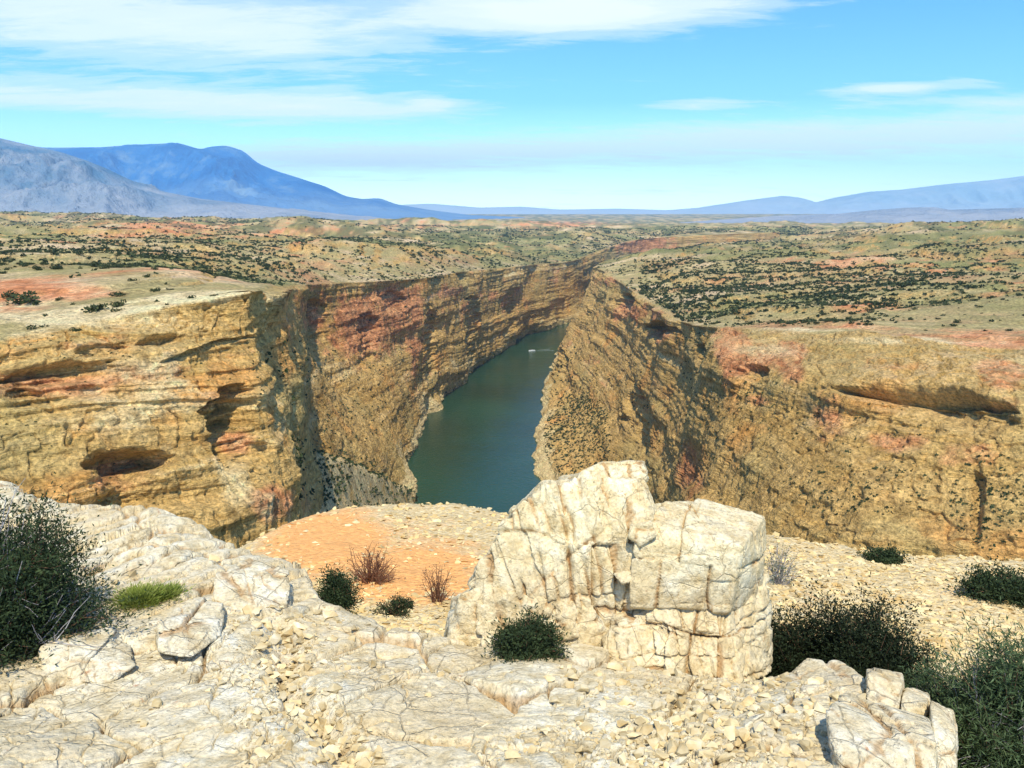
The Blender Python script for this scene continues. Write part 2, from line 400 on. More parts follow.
for q in [(-300,216,4000),(-50,216,4300),(100,220,4200)]: pp.append(tuple(W(*q)))
PLZ=RBF(pp)
rimA=cr(NA[0],60)[:,:2]; rimB=cr(NB[0,1:],160)[:,:2]; rimC=cr(NC[0],150)[:,:2]
poly=[tuple(rimA[0]+np.array([-30,-60]))]+[tuple(p) for p in rimA[::2]]+[tuple(p) for p in rimB[::2]]+[tuple(p) for p in rimC[::2]]+[(rimC[-1][0]+20,40),(rimA[0][0]-10,40)]
def plateau_noise(X,Y):
    A=np.clip(Y/900,.12,1.0)
    h=fbm(X/170,Y/170,o=5,seed=3)*9*A+fbm(X/60,Y/60,o=5,seed=5,ridge=True)*3.2*np.clip(Y/600,.15,1.6)
    m=np.clip(fbm(X/420,Y/420,o=3,seed=9)-.02,0,1)*38*sst(500,1500,Y)*(1-sst(4500,6500,Y))   # low mesas
    step=fbm(X/90,Y/90,o=3,seed=21)
    h=h+sst(.02,.08,step)*4.0*A+sst(-.2,-.14,step)*3.0*A+m
    return h*(1-.85*sst(7000,12000,Y))
def edge_fade(X,Y,d): return sst(0.0,1.0,d/(.07*Y+4))
def plateau_z(X,Y,d=None):
    if d is None: d=polydist(X,Y,poly)
    return PLZ(X,Y)+plateau_noise(X,Y)*edge_fade(X,Y,np.maximum(d,0))
SOIL=[(40,292,90,10,.95),(15,308,60,10,.5),(165,228,70,7,.75),(300,232,45,7,.75),(130,234,50,6,.6),(840,262,60,10,.45),(960,262,60,8,.35),(980,345,60,14,.5),(560,224,60,3,.6),(420,225,40,5,.4),(330,262,50,5,.5),(830,325,40,8,.35),(690,262,40,8,.2),(900,300,60,10,.3)]
VEG=[(830,305,190,22,1.0),(900,285,140,14,.7),(740,250,90,8,.9),(870,345,100,9,.8),(180,258,140,9,.9),(60,262,90,7,.9),(260,245,160,8,.5),(480,240,120,8,.5),(120,255,200,16,.5),(250,270,100,6,.5),(700,285,70,10,.7),(100,210,160,8,.5),(950,245,120,8,.5)]
PALE=[(100,316,150,14,.75),(210,298,70,9,.85),(30,330,60,14,.35),(780,330,60,5,.6),(900,340,80,5,.6)]
nr,nc=820,760
Yr=np.exp(np.linspace(math.log(95),math.log(33000),nr)); Ua=np.linspace(-1.15,1.15,nc)
YY=np.repeat(Yr[:,None],nc,1); XX=YY*Ua[None,:]
D=polydist(XX,YY,poly)
ZZ=plateau_z(XX,YY,D)
low=(1-sst(0,1,D/(.055*YY+6)))*(.014*YY+.8)
low=np.where(D<0,low+np.minimum(-D*1.5,60),low)
P=np.stack([XX,YY,ZZ-low],-1)
fm=D>(.02*YY+3); fq=fm[:-1,:-1]&fm[1:,:-1]&fm[:-1,1:]&fm[1:,1:]
at={'tint':terrain_colour(P,np.zeros(XX.shape),blobs(P,SOIL),blobs(P,VEG),blobs(P,PALE),1.2,500)}
V,Fq,at=compact(P.reshape(-1,3),gridfaces(nr,nc,fq),at)
tag(mesh_obj('plateau',V,Fq,M_PLAT,attrs=at),kind='structure')

# ---------- walls ----------
def strata(P,S,seed):
    """ledges: hard beds stand out, soft beds are cut back"""
    X,Y,Z=P[...,0],P[...,1],P[...,2]
    z=Z+.045*X+fbm(X/(60*S),Y/(60*S),Z/(60*S),o=3,seed=seed)*5*S
    o=np.zeros_like(z)
    o0=z*0
    for L,A in ((13,2.6),(5.5,1.5),(2.3,.75),(1.0,.34)):
        n=vnoise(z/(L*S),X/(70*S)+L,Y/(70*S),seed+int(L*7))
        o+=A*S*np.tanh(3.2*n)
    return o
def wall(name,N,nr,nc,S,side,mat,caves,rust,pale,seed,label,amp=1.0,stk=1.0):
    G=cr(N,nr); G=cr(G.transpose(1,0,2),nc).transpose(1,0,2)     # rows, cols, 3
    du=np.gradient(G,axis=1); dv=np.gradient(G,axis=0)
    n=np.cross(du,dv); n/=np.linalg.norm(n,axis=-1,keepdims=True)+1e-9
    # make it face the canyon: the side the rim normal says
    for _ in range(6):
        n[1:-1]=(n[:-2]+n[1:-1]*2+n[2:])/4; n[:,1:-1]=(n[:,:-2]+n[:,1:-1]*2+n[:,2:])/4
    rim=G[0,:,:2]; tg=np.gradient(rim,axis=0); k=15
    for _ in range(40): tg[1:-1]=(tg[:-2]+tg[1:-1]+tg[2:])/3
    tg/=np.linalg.norm(tg,axis=1,keepdims=True)
    outw=np.stack([tg[:,1],-tg[:,0]],-1)*side          # away from the canyon
    s=np.sign((n[...,:2]*outw[None]).sum(-1,keepdims=True)); s[s==0]=1
    sg=-np.sign(np.median(s)); n=n*sg
    nh=n*np.array([1,1,.35]); nh/=np.linalg.norm(nh,axis=-1,keepdims=True)+1e-9
    X,Y,Z=G[...,0],G[...,1],G[...,2]
    px,py=proj(G)
    d=fbm(X/(55*S),Y/(55*S),Z/(75*S),o=3,seed=seed)*7.5*S
    d+=fbm(X/(16*S),Y/(16*S),Z/(34*S),o=5,seed=seed+5,ridge=True,g=.55)*2.6*S
    jn=fbm(X/(7*S),Y/(7*S),Z/(60*S),o=3,seed=seed+8)
    d+=-np.clip(np.abs(jn)*-5+.55,0,1)*2.2*S
    d+=strata(G,S,seed+30)*(0.55+.45*fbm(X/(40*S),Y/(40*S),Z/(40*S),o=2,seed=seed+3))*1.1*stk
    d+=fbm(X/(2.2*S),Y/(2.2*S),Z/(1.6*S),o=3,seed=seed+11)*.5*S
    d*=amp
    d+=sst(-172,-200,Z)*(9+7*fbm(X/30,Y/30,o=3,seed=seed+90))
    for (cx,cy,rx,rt,rb,dep,rot) in caves:
        wx=fbm(X/(22*S),Y/(22*S),Z/(3.2*S),o=3,seed=seed+70)*.38+fbm(X/(5*S),Y/(5*S),Z/(2*S),o=3,seed=seed+72)*.16
        c_,s_=math.cos(R(rot)),math.sin(R(rot))
        ax=(px-cx)*c_+(py-cy)*s_; ay=-(px-cx)*s_+(py-cy)*c_
        ry=np.where(ay<0,rt,rb); e=np.sqrt((ax/rx)**2+(ay/ry)**2)+wx
        top=np.where(ay<0,1,0)
        w=np.where(ay<0,sst(1.0,.72,e) if False else 1-sst(.72,1.0,e),1-sst(.1,1.0,e))
        d-=dep*.5*w*(1+.35*vnoise(Z/(1.3*S),X/(20*S),Y/(20*S),seed+71))
    fade=np.ones(nr); k=max(3,int(nr*.02)); fade[:k]=np.linspace(.25,1,k)
    Pn=G+nh*(d*fade[:,None])[...,None]
    # lip running back under the plateau ground
    nl=14; t=np.linspace(1,0,nl+1)[:-1]
    Wd=(.065*G[0,:,1]+8)
    L=np.zeros((nl,nc,3))
    r0=Pn[0,:,:2]
    for i,tt in enumerate(t):
        L[i,:,:2]=r0+outw*(Wd*tt)[:,None]
    dd=polydist(L[...,0],L[...,1],poly)
    zl=plateau_z(L[...,0],L[...,1],np.maximum(dd,0))
    base=plateau_z(r0[:,0][None],r0[:,1][None],np.zeros((1,nc)))[0]
    Pn[0,:,2]=Pn[0,:,2]
    tt=t[:,None]
    L[...,2]=zl+(Pn[0,:,2]-base)[None]*(1-tt)**1.5*1.0+.35*(1-tt)-(.012*G[0,:,1]+.3)[None]*sst(.55,1,tt)
    small=fbm(L[...,0]/(4*S),L[...,1]/(4*S),o=3,seed=seed+2)*.5*S
    L[...,2]+=small*np.clip(1-tt*1.2,0,1)
    A=np.concatenate([L,Pn],0)
    fmk=np.concatenate([np.ones((nl,nc)),np.repeat(np.linspace(.8,.0,nr)[:,None]**3,nc,1)])
    at={'tint':terrain_colour(A,blobs(A,rust),blobs(A,SOIL),blobs(A,VEG),np.maximum(blobs(A,pale+PALE),.8*sst(-182,-194,A[...,2])),S,500+seed,fmk,.55 if name[0]=='r' else .85)}
    q=gridfaces(nr+nl,nc,flip=False)
    # orientation
    a,b,c_=A[nr//2,nc//2],A[nr//2,nc//2+1],A[nr//2+1,nc//2]
    o=mesh_obj(name,A.reshape(-1,3),q,mat,attrs=at)
    fn=np.cross(b-a,c_-a); 
    if fn@n[nr//2-nl,nc//2]<0: pass
    tag(o,label,kind='structure')
    return A,o
CA=[(85,478,9,30,55,0,0),(122,470,52,22,62,15,-3),(228,428,30,42,62,17,-12),(165,338,34,7,12,5,-12),(105,352,30,7,12,4,-8),(60,376,80,12,40,7,-8),(22,398,22,10,14,5,0),(215,350,60,8,40,5,-14),(250,452,16,14,22,6,0)]
CB=[(462,275,9,8,12,12,0),(395,300,12,10,20,12,0),(318,318,14,20,40,14,0),(430,330,10,30,50,15,0),(470,325,8,30,40,14,0),(510,310,6,22,30,10,0),(366,330,14,20,40,12,0)]
CC=[(662,330,17,9,14,24,8),(628,302,12,9,14,20,30),(930,402,92,11,30,24,5),(1000,412,24,10,14,10,6),(700,352,12,10,28,14,0),(755,375,20,8,26,9,0),(640,425,14,40,60,10,0),(975,500,10,30,60,9,0),(560,372,8,30,40,8,0)]
RA=[(110,345,90,12,.35),(60,385,90,16,.62),(150,372,60,10,.45),(120,480,45,28,.5),(235,340,25,22,.35),(232,440,22,26,.55),(270,500,30,22,.6),(215,395,30,8,.3)]
RB=[(370,315,75,42,.85),(330,318,40,24,.7),(470,262,28,9,.8),(300,305,16,26,.55),(415,340,20,50,.5),(500,300,60,18,.35),(455,290,30,10,.4),(640,245,40,9,.95),(285,500,30,25,.6),(560,280,40,16,.2)]
RC=[(733,352,18,30,1.0),(792,362,16,22,.95),(760,360,40,18,.5),(640,312,30,12,.7),(660,335,16,12,.7),(610,282,22,8,.5),(690,470,16,50,.6),(900,368,70,8,.4),(1000,375,34,22,.95),(970,455,40,22,.62),(905,440,50,12,.45),(830,420,20,30,.45),(760,400,50,10,.35),(595,360,20,40,.3),(1000,405,30,16,.6)]
PA=[(130,420,180,120,.30),(160,400,90,30,.45),(230,480,32,38,.62),(110,425,80,16,.45),(210,315,50,8,.5)]
PB=[(430,405,20,14,.65),(470,365,22,10,.65),(510,338,26,8,.65),(400,450,14,16,.4),(340,495,60,18,.42),(548,322,20,6,.5)]
PC=[(830,425,70,12,.4),(680,345,20,16,.4),(548,430,8,30,.5),(760,350,60,8,.5),(1000,500,26,50,.25)]
GA,oA=wall('near_bluff',NA,430,560,.55,-1,M_NEAR,CA,RA,PA,40,'',1.05,1.7)
GB,oB=wall('left_canyon_wall',NB,360,820,1.35,-1,M_FAR,CB,RB,PB,60,'',.85,.7)
GC,oC=wall('right_canyon_wall',NC,440,900,.95,-1,M_MID,CC,RC,PC,80,'',.95,stk=.75)

# ---------- river ----------
nw=160
xs=np.linspace(-450,1100,80); ys=np.linspace(60,3600,nw)
Wp=np.stack([*np.meshgrid(xs,ys),np.full((nw,80),WATER)],-1)
tag(mesh_obj('river_water',Wp.reshape(-1,3),gridfaces(nw,80),M_WATER),kind='structure')

# ---------- bouldery talus between the bluff and the river ----------
TN=np.array([col((232,448,200),(258,456,235),(300,464,295),(345,476,370),(390,494,460),(418,503,545)),
 col((234,434,190),(262,441,222),(300,450,275),(345,461,340),(388,480,430),(416,495,520)),
 col((240,470,174),(268,480,203),(302,490,252),(345,500,312),(385,508,398),(415,513,488)),
 col((245,510,160),(275,522,187),(310,535,232),(350,545,290),(390,545,372),(420,540,465)),
 col((255,640,148),(290,640,172),(330,640,212),(370,640,262),(410,620,336),(432,600,430))])
TG=cr(TN,200); TG=cr(TG.transpose(1,0,2),300).transpose(1,0,2)
x_,y_,z_=TG[...,0],TG[...,1],TG[...,2]
TG[...,2]+=fbm(x_/14,y_/14,o=5,seed=771,g=.6)*2.4+fbm(x_/4,y_/4,o=4,seed=772,ridge=True)*.9
tag(mesh_obj('talus_slope',TG.reshape(-1,3),gridfaces(200,300),M_MID,attrs={'tint':terrain_colour(TG,blobs(TG,[(285,505,30,16,.6)]),np.zeros(x_.shape),np.zeros(x_.shape),np.full(x_.shape,.75),.5,640,np.zeros(x_.shape))}),kind='structure')
# ================= NEAR LEDGE OF WHITE LIMESTONE =================
LED=RBF([tuple(W(*q)) for q in [(-150,768,4.5),(0,768,4.35),(250,768,4.35),(512,768,4.35),(760,768,4.3),(960,768,4.3),(1100,768,4.3),(300,850,3.6),(800,850,3.6),
  (0,690,5.6),(130,690,5.55),(250,700,5.3),(380,700,5.4),(600,700,5.45),(0,600,7.2),(100,600,7.3),(170,600,7.3),(250,640,6.45),(330,650,6.5),(420,660,6.3),(760,710,5.2),(860,720,5.0),
  (60,540,8.6),(150,545,8.5),(200,560,8.2),(250,590,7.7),(-200,480,9.8),(0,487,9.7),(60,500,9.6),(150,507,9.4),(190,532,9.0),(230,546,8.8),(280,562,8.5),(300,592,7.9),(340,604,7.6),(380,624,7.2),
  (450,634,7.0),(530,645,6.8),(600,655,6.65),(700,668,6.4),(760,672,6.2),(800,657,6.3),(850,668,6.0),(880,685,5.75),(930,700,5.4),(955,735,4.9)]])
EDG=np.array([(-1.0,10.2),(-.62,10.0),(-.56,9.8),(-.50,9.7),(-.40,9.45),(-.36,9.05),(-.32,8.85),(-.262,8.55),(-.245,7.95),(-.20,7.65),(-.15,7.2),(-.07,7.05),(.02,6.85),(.12,6.75),(.22,6.55),(.29,6.3),(.335,6.35),(.39,6.05),(.43,5.8),(.485,5.5),(.515,4.95),(.525,4.5),(.56,4.0),(.9,3.3)])
def edgeY(a):
    return np.interp(a,EDG[:,0],EDG[:,1])
def relief(X,Y):
    a=X/Y
    wx=X+.10*fbm(X/.5,Y/.5,o=3,seed=401)+.02*fbm(X/.08,Y/.08,o=2,seed=402); wy=Y+.10*fbm(X/.5+9,Y/.5,o=3,seed=403)+.02*fbm(X/.08,Y/.08,o=2,seed=404)
    # layered beds on the left, running away up to the right
    s=(.80*wx-.60*wy); q=(.60*wx+.80*wy)
    mS=sst(-.22,-.27,a)*sst(6.6,7.3,Y+.9*fbm(X/1.2,Y/1.2,o=2,seed=407))
    h=np.zeros_like(X); cr_=np.zeros_like(X)
    # big slabs
    f1,f2,c,cx,cy=voro(s/.72+.4,q/1.15,seed=410); e=(f2-f1)
    slab=(c-.5)*.13+((_h(np.floor(cx*999),np.floor(cy*999),cx*0,3)-.5)*(s/.72+.4-cx)+(_h(np.floor(cx*777),np.floor(cy*555),cx*0,4)-.5)*(q/1.15-cy))*.13
    gr=np.exp(-(e/.035)**1.5)
    rough_z=sst(-.1,.35,fbm(X/.9,Y/.9,o=3,seed=411)+.9*np.exp(-((a-.27)/.11)**2)*sst(6.6,5.9,Y)+.8*np.exp(-((a+.33)/.05)**2)*sst(6.4,6,Y)-.42)*(1-mS)   # broken, rubbly ground
    h+=slab*(1-.5*rough_z)*(1-mS*.6)-.09*gr*(1-.4*mS); cr_+=gr
    f1,f2,c2,_,_=voro(wx/.24,wy/.30,seed=412); e2=f2-f1
    m2=np.clip(.42+rough_z*.8+fbm(X/.7,Y/.7,o=2,seed=414)*1.3,0,1)*(1-.7*mS)
    gr2=np.exp(-(e2/.045)**1.6)*m2*sst(-.5,.1,fbm(X/.3,Y/.3,o=2,seed=431))
    h+=(c2-.5)*.034*m2*(1-mS*.5)-.055*gr2; cr_+=gr2*.8
    f1,f2,c3,_,_=voro(wx/.085,wy/.10,seed=415); e3=f2-f1
    h+=((c3-.5)*.035-.018*np.exp(-(e3/.12)**1.5))*rough_z*(1-mS*.7)
    # thin straight fissures in the slabs
    f=fbm(s/.8+5,q/1.6,o=3,seed=416); fi=np.exp(-(np.abs(f)/.012)**1.3)*sst(-.1,.2,fbm(X/1.1,Y/1.1,o=2,seed=417)); h-=.05*fi; cr_+=fi
    # stairs of thin beds
    t=(s+.10*fbm(X/1.3,Y/1.3,o=2,seed=418))/.26; st=np.floor(t); fr=t-st
    stair=(-(st+sst(.90,1.0,fr))*.235*.23+t*.235*.23)+ .03*(vnoise(st*3.1,q/.8,seed=419))
    h+=mS*stair*.85; eg=np.exp(-(np.minimum(fr,1-fr)/.13)**2)*mS*sst(-.25,.1,vnoise(st*2.3,q/.5,seed=420)); h-=.10*eg; cr_+=eg*.7
    h+=.045*fbm(X/.6,Y/.6,o=3,seed=421,g=.5)+.007*fbm(X/.05,Y/.05,o=3,seed=422,g=.7)
    # gully filled with rubble
    gy=-.295-.035*(Y-6.3)+.018*np.sin(Y*3); g=np.exp(-((a-gy)/.022)**2)*sst(7.2,6.7,Y); h-=.13*g; cr_+=g*.5
    # low steps across the front
    e=edgeY(a)-Y+.22*(c-.5)+.12*(c2-.5)+.06*fbm(X/.2,Y/.2,o=2,seed=423)
    return h,cr_,e,rough_z
def ledge_z(X,Y,full=False):
    h,c,e,r=relief(X,Y)
    z=LED(X,Y)+h
    z=z-np.clip(-e,0,5)*4.5-.10*np.exp(-(np.clip(e,0,9)/.08))
    return (z,c,e,r) if full else z
nr,nc=560,1180
Yr=1/np.linspace(1/3.5,1/11.2,nr); Ua=np.linspace(-.80,.74,nc)
YY=np.repeat(Yr[:,None],nc,1); XX=YY*Ua[None,:]
ZZ,CK,EE,RZ=ledge_z(XX,YY,True)
zB=-5.6-.18*(YY-7)
fm=ZZ>zB-1.0; fq=fm[:-1,:-1]|fm[1:,:-1]|fm[:-1,1:]|fm[1:,1:]
V,Fq,at=compact(np.stack([XX,YY,ZZ],-1).reshape(-1,3),gridfaces(nr,nc,fq),{'crack':np.clip(CK,0,1.2)})
tag(mesh_obj('rock_ledge',V,Fq,M_LIME,attrs=at),kind='structure')

# ---------- gravel slope below the ledge ----------
GRV=RBF([tuple(W(*q)) for q in [(400,500,22),(300,512,21),(250,530,19),(200,560,17),(460,502,22),(505,513,21.5),(640,530,19),(770,531,17.6),(850,540,17.1),(950,549,16.6),(1024,555,16.4),(1150,564,16),
   (400,612,11.4),(300,605,11.2),(230,580,13),(900,655,10.0),(800,640,10.2),(1024,665,9.8),(1200,690,9.6),(520,620,11),(640,640,10.6),(400,550,16),(330,550,15.6),(880,590,13.5),(1000,600,13),(600,560,15),(100,600,12.5),(-100,620,12)]]+[(-3,7,-5.6),(0,7,-5.6),(3.4,7,-5.5),(5,6,-5.3),(4,4.5,-4.7),(-7,8,-5.7)],sc=1.6)
GED=np.array([(-1.2,12),(-.42,14.5),(-.36,17),(-.31,19.0),(-.25,21.2),(-.13,22.2),(-.06,22.2),(0,21.6),(.15,19),(.29,17.8),(.38,17.2),(.50,16.7),(.6,16.4),(1.2,15.5)])
def gravel_z(X,Y):
    e=np.interp(X/Y,GED[:,0],GED[:,1])-Y+.35*fbm(X/1.5,Y/1.5,o=3,seed=441)
    z=GRV(X,Y)+.10*fbm(X/2.2,Y/2.2,o=4,seed=442)+.05*fbm(X/.4,Y/.4,o=4,seed=443,g=.65)
    ov=np.clip(.5-e,0,40)
    return z-np.minimum(ov*ov*.55,ov*3.2)
nr,nc=330,700
Yr=1/np.linspace(1/4.0,1/44.,nr); Ua=np.linspace(-.85,.95,nc)
YY=np.repeat(Yr[:,None],nc,1); XX=YY*Ua[None,:]
ZZ=gravel_z(XX,YY); P=np.stack([XX,YY,ZZ],-1)
GSO=[(330,545,70,36,1.1),(420,572,70,34,1.05),(300,565,40,20,.5),(385,590,50,16,.8),(470,560,30,30,.5),(400,525,80,14,.35),(990,590,60,20,.35),(800,600,40,20,.3)]
tag(mesh_obj('gravel_slope',P.reshape(-1,3),gridfaces(nr,nc),M_GRAV,attrs={'soil':blobs(P,GSO)}),kind='structure')
def hit(px,py,fn,y0,y1):
    ys=np.linspace(y0,y1,900); r=np.array([W(px,py,y) for y in ys]); z=fn(r[:,0],r[:,1])
    i=np.argmax(r[:,2]<=z) if (r[:,2]<=z).any() else len(ys)-1
    p=r[i].copy(); p[2]=z[i]; return p

# ================= BOULDERS =================
def hull_planes(pts):
    bm=bmesh.new()
    for p in pts: bm.verts.new(p)
    bmesh.ops.convex_hull(bm,input=bm.verts); bm.normal_update()
    c=np.mean(pts,axis=0); out=[]
    for f in bm.faces:
        n=np.array(f.normal); d=n@(np.array(f.verts[0].co)-c)
        if d<0: n=-n;d=-d
        if f.calc_area()>1e-5: out.append((n,max(d,.01)))
    bm.free()
    uni=[]
    for n,d in out:
        if not any(n@m>.995 for m,_ in uni): uni.append((n,d))
    return c,uni
_ICO={}
def ico(k):
    if k not in _ICO:
        bm=bmesh.new(); bmesh.ops.create_icosphere(bm,subdivisions=k,radius=1)
        v=np.array([x.co[:] for x in bm.verts]); f=np.array([[q.index for q in x.verts] for x in bm.faces]); bm.free()
        v/=np.linalg.norm(v,axis=1,keepdims=True); _ICO[k]=(v,f)
    return _ICO[k]
def rock(name,pts,label,cat,k=6,seed=0,sharp=34,col=(.28,.6),amp=1.0,joint=1.0,mat=None,rot=0.,group=None,tilt=0.,fine=(.5,.45)):
    pts=np.array([W(*p) if not isinstance(p,np.ndarray) else p for p in pts])
    c,pl=hull_planes(pts); v,f=ico(k)
    acc=np.zeros(len(v))
    for n,d in pl: acc+=np.clip(v@n/d,0,None)**sharp
    r=acc**(-1/sharp); P=v*r[:,None]
    x,y,z=(P+c).T
    cs,sn=math.cos(R(rot)),math.sin(R(rot)); u=cs*x+sn*y; w2=-sn*x+cs*y; ct,stt=math.cos(R(tilt)),math.sin(R(tilt)); u,zt=ct*u+stt*z,-stt*u+ct*z
    wu=u+.03*fbm(x/.2,y/.2,z/.3,o=3,seed=seed); wz=zt+.04*fbm(x/.25,y/.25,z/.2,o=3,seed=seed+1); ww=w2+.03*fbm(x/.2,y/.2,z/.2,o=2,seed=seed+9)
    D=np.zeros(len(v))
    def joints(uu,zz,su,sz,sd,gw):
        k=np.floor(zz/sz+.18*vnoise(uu/su*.6,zz*0+sd,seed=sd)); fz=zz/sz+.18*vnoise(uu/su*.6,zz*0+sd,seed=sd)-k
        t=(uu/su+3.7*_h(k,k*0,k*0,sd))*(.75+.5*_h(k,k*0+1,k*0,sd)); t=t+.28*vnoise(t*1.0,k*1.7,seed=sd+1); j=np.floor(t); fu=t-j
        eu=np.minimum(fu,1-fu)*su; ez=np.minimum(fz,1-fz)*sz
        bl=_h(j,k,k*0,sd+2)
        mu=sst(-.35,.25,vnoise(np.round(t)*2.3,zz/.35,seed=sd+3)); mz=sst(-.3,.3,vnoise(k*2.1+np.round(fz),uu/.4,seed=sd+4))
        return bl,np.maximum(np.exp(-(eu/gw)**1.6)*mu,np.exp(-(ez/gw)**1.6)*mz)
    b1,g1=joints(wu,wz+ww*.15,col[0],col[1],seed+2,.016); D+=(b1-.5)*.075-.055*g1
    b2,g2=joints(wu+ww*.5+.3,wz+.2,col[0]*fine[0],col[1]*fine[1],seed+5,.010); D+=(b2-.5)*.035*joint-.024*g2*joint
    b3,g3=joints(u+.15*z,w2,.42,.36,seed+8,.012); D+=(b3-.5)*.03-.022*g3
    D+=.028*fbm(x/.3,y/.3,z/.3,o=4,seed=seed+6)+.016*fbm(x/.06,y/.06,z/.12,o=3,seed=seed+7,g=.65)
    P=P+v*(D*amp)[:,None]
    o=mesh_obj(name,P,f,mat or M_BOUL,attrs={'crack':np.clip(g1+g2*.8+g3*.6,0,1.2)})
    o.location=c; tag(o,label,cat,group); return o
def slab(front,dy,ddy=0.0):
    """front outline (px,py,Y) plus the same outline further back"""
    return front+[(p[0]+ddy,p[1],p[2]+dy) for p in front]
rock('boulder',slab([(468,584,7.15),(500,528,7.25),(522,508,7.3),(545,484,7.35),(590,474,7.4),(640,478,7.35),(652,505,7.15),(645,560,7.0),(632,625,7.0),(600,628,6.95),(560,618,6.95),(520,606,7.0),(478,600,7.1)],.95),
     'tall cream boulder split by upright cracks, behind the small round bush','boulder',k=7,seed=600,col=(.17,.62),rot=12,sharp=110,joint=1.6,fine=(.42,1.3))
rock('boulder',[(640,520,7.1),(668,500,7.5),(715,503,7.7),(762,518,7.6),(742,546,6.85),(634,545,6.9),(764,560,7.4),(758,600,7.35),(728,612,6.85),(632,600,6.85),(700,500,8.2),(640,505,8.2),(760,520,8.3),(700,640,8.0),(640,640,8.2)],
     'square-cut cream boulder with a smooth bright front face, right half of the big outcrop','boulder',k=7,seed=620,col=(.62,.50),rot=-18,sharp=140,joint=.8,amp=.7)
rock('boulder',slab([(458,596,7.05),(474,586,7.1),(520,596,7.05),(590,606,7.0),(612,632,6.85),(600,680,6.8),(470,675,6.85),(450,640,7.0)],1.0),
     'low cream footing rock under the upright-cracked boulder, beside the round bush','rock',k=6,seed=640,col=(.26,.30),rot=5,sharp=80,joint=1.4)
rock('boulder',[(596,640,6.75),(650,606,6.95),(730,596,7.0),(766,570,7.5),(776,610,7.3),(768,670,6.9),(738,694,6.45),(690,696,6.45),(618,690,6.5),(598,660,7.6),(606,608,7.3),(770,640,7.9),(700,600,8.0)],
     'broad cream footing rock with shaggy broken right side, below the square-cut boulder','rock',k=7,seed=660,col=(.24,.36),rot=-20,sharp=90,joint=1.8)
rock('cap_stone',slab([(583,470,7.45),(600,462,7.5),(644,460,7.5),(648,470,7.45),(647,482,7.4),(584,482,7.4)],.45),
     'flat cream cap stone lying on top of the cracked boulder','rock',k=5,seed=680,col=(.25,.2),amp=.5)
rock('wedged_stone',slab([(630,524,6.95),(652,520,6.95),(656,536,6.9),(640,546,6.88),(628,538,6.92)],.3),'small pale stone wedged in the cleft between the two big boulders','stone',k=4,seed=684,amp=.35)
rock('wedged_stone',slab([(612,573,6.88),(634,568,6.9),(640,580,6.85),(622,586,6.8)],.22),'small pale stone sitting low in the cleft beside the square-cut boulder','stone',k=4,seed=686,amp=.35)
# squared blocks at the right end of the ledge
B=lambda l,s,*f,**k:rock('limestone_block',list(f),l,'block',seed=s,mat=M_LIME,**k)
B('small upright white block with a rusty top corner, at the back of the ledge',700,(866,672,5.65),(872,668,5.9),(903,672,5.9),(902,684,5.6),(866,700,5.45),(898,712,5.4),(904,706,5.8),(866,705,6.1),(904,680,6.1),(866,668,6.1),k=5,col=(.5,.5),amp=.45,sharp=60)
B('small white block beside the dark shrub, next to the rusty-cornered block',710,(902,694,5.55),(908,688,5.75),(928,694,5.75),(927,704,5.45),(900,712,5.35),(927,718,5.35),(930,712,5.7),(905,715,5.95),(930,694,5.95),(905,688,5.95),k=5,col=(.5,.5),amp=.45,sharp=60)
B('largest squared white block, front corner of the ledge at the photo bottom',720,(826,706,4.85),(850,694,5.2),(900,710,5.15),(928,719,5.05),(926,744,4.6),(852,764,4.3),(832,748,4.45),(925,820,4.3),(850,850,4.0),(832,820,4.2),(925,740,5.9),(850,720,5.9),(930,800,5.6),k=6,col=(.55,.42),amp=.6,sharp=60)
B('narrow yellowish block with dark horizontal splits, outermost beside the spiky shrub',730,(930,700,5.45),(952,708,5.4),(932,728,5.0),(956,740,4.95),(930,830,4.55),(957,830,4.6),(935,705,5.8),(955,712,5.8),(957,830,5.5),(932,830,5.5),k=6,col=(.5,.16),amp=.6,sharp=60)
B('long low white slab with a broken edge, behind the rubble left of the blocks',740,(782,676,6.0),(806,655,6.4),(845,664,6.2),(868,682,5.8),(862,700,5.5),(820,706,5.45),(790,696,5.6),(800,720,6.2),(860,700,6.3),(790,690,6.5),k=6,col=(.35,.3),amp=.7)
B('rounded white block with an undercut tan base, beside the left thorn bush',750,(42,650,6.05),(58,634,6.3),(112,628,6.5),(138,645,6.35),(136,668,5.95),(112,684,5.8),(60,686,5.8),(42,672,5.9),(60,645,6.9),(130,640,6.9),k=6,col=(.4,.2),amp=.8,sharp=44)
B('small tilted white block with a rusty streak across its top, below the lime green tuft',755,(158,626,6.35),(175,610,6.7),(205,597,6.95),(226,601,6.85),(220,636,6.45),(190,658,6.05),(160,652,6.1),(160,640,7.0),(225,620,7.4),k=6,col=(.4,.2),amp=.8,sharp=50)
B('flat white slab corner overhanging the drop, left of the small dark bush',760,(214,572,7.6),(250,556,8.1),(286,564,8.0),(292,585,7.6),(288,608,7.25),(230,618,7.0),(212,602,7.2),(230,600,8.5),(290,600,8.3),k=6,col=(.6,.13),amp=.8,sharp=70,tilt=-18)

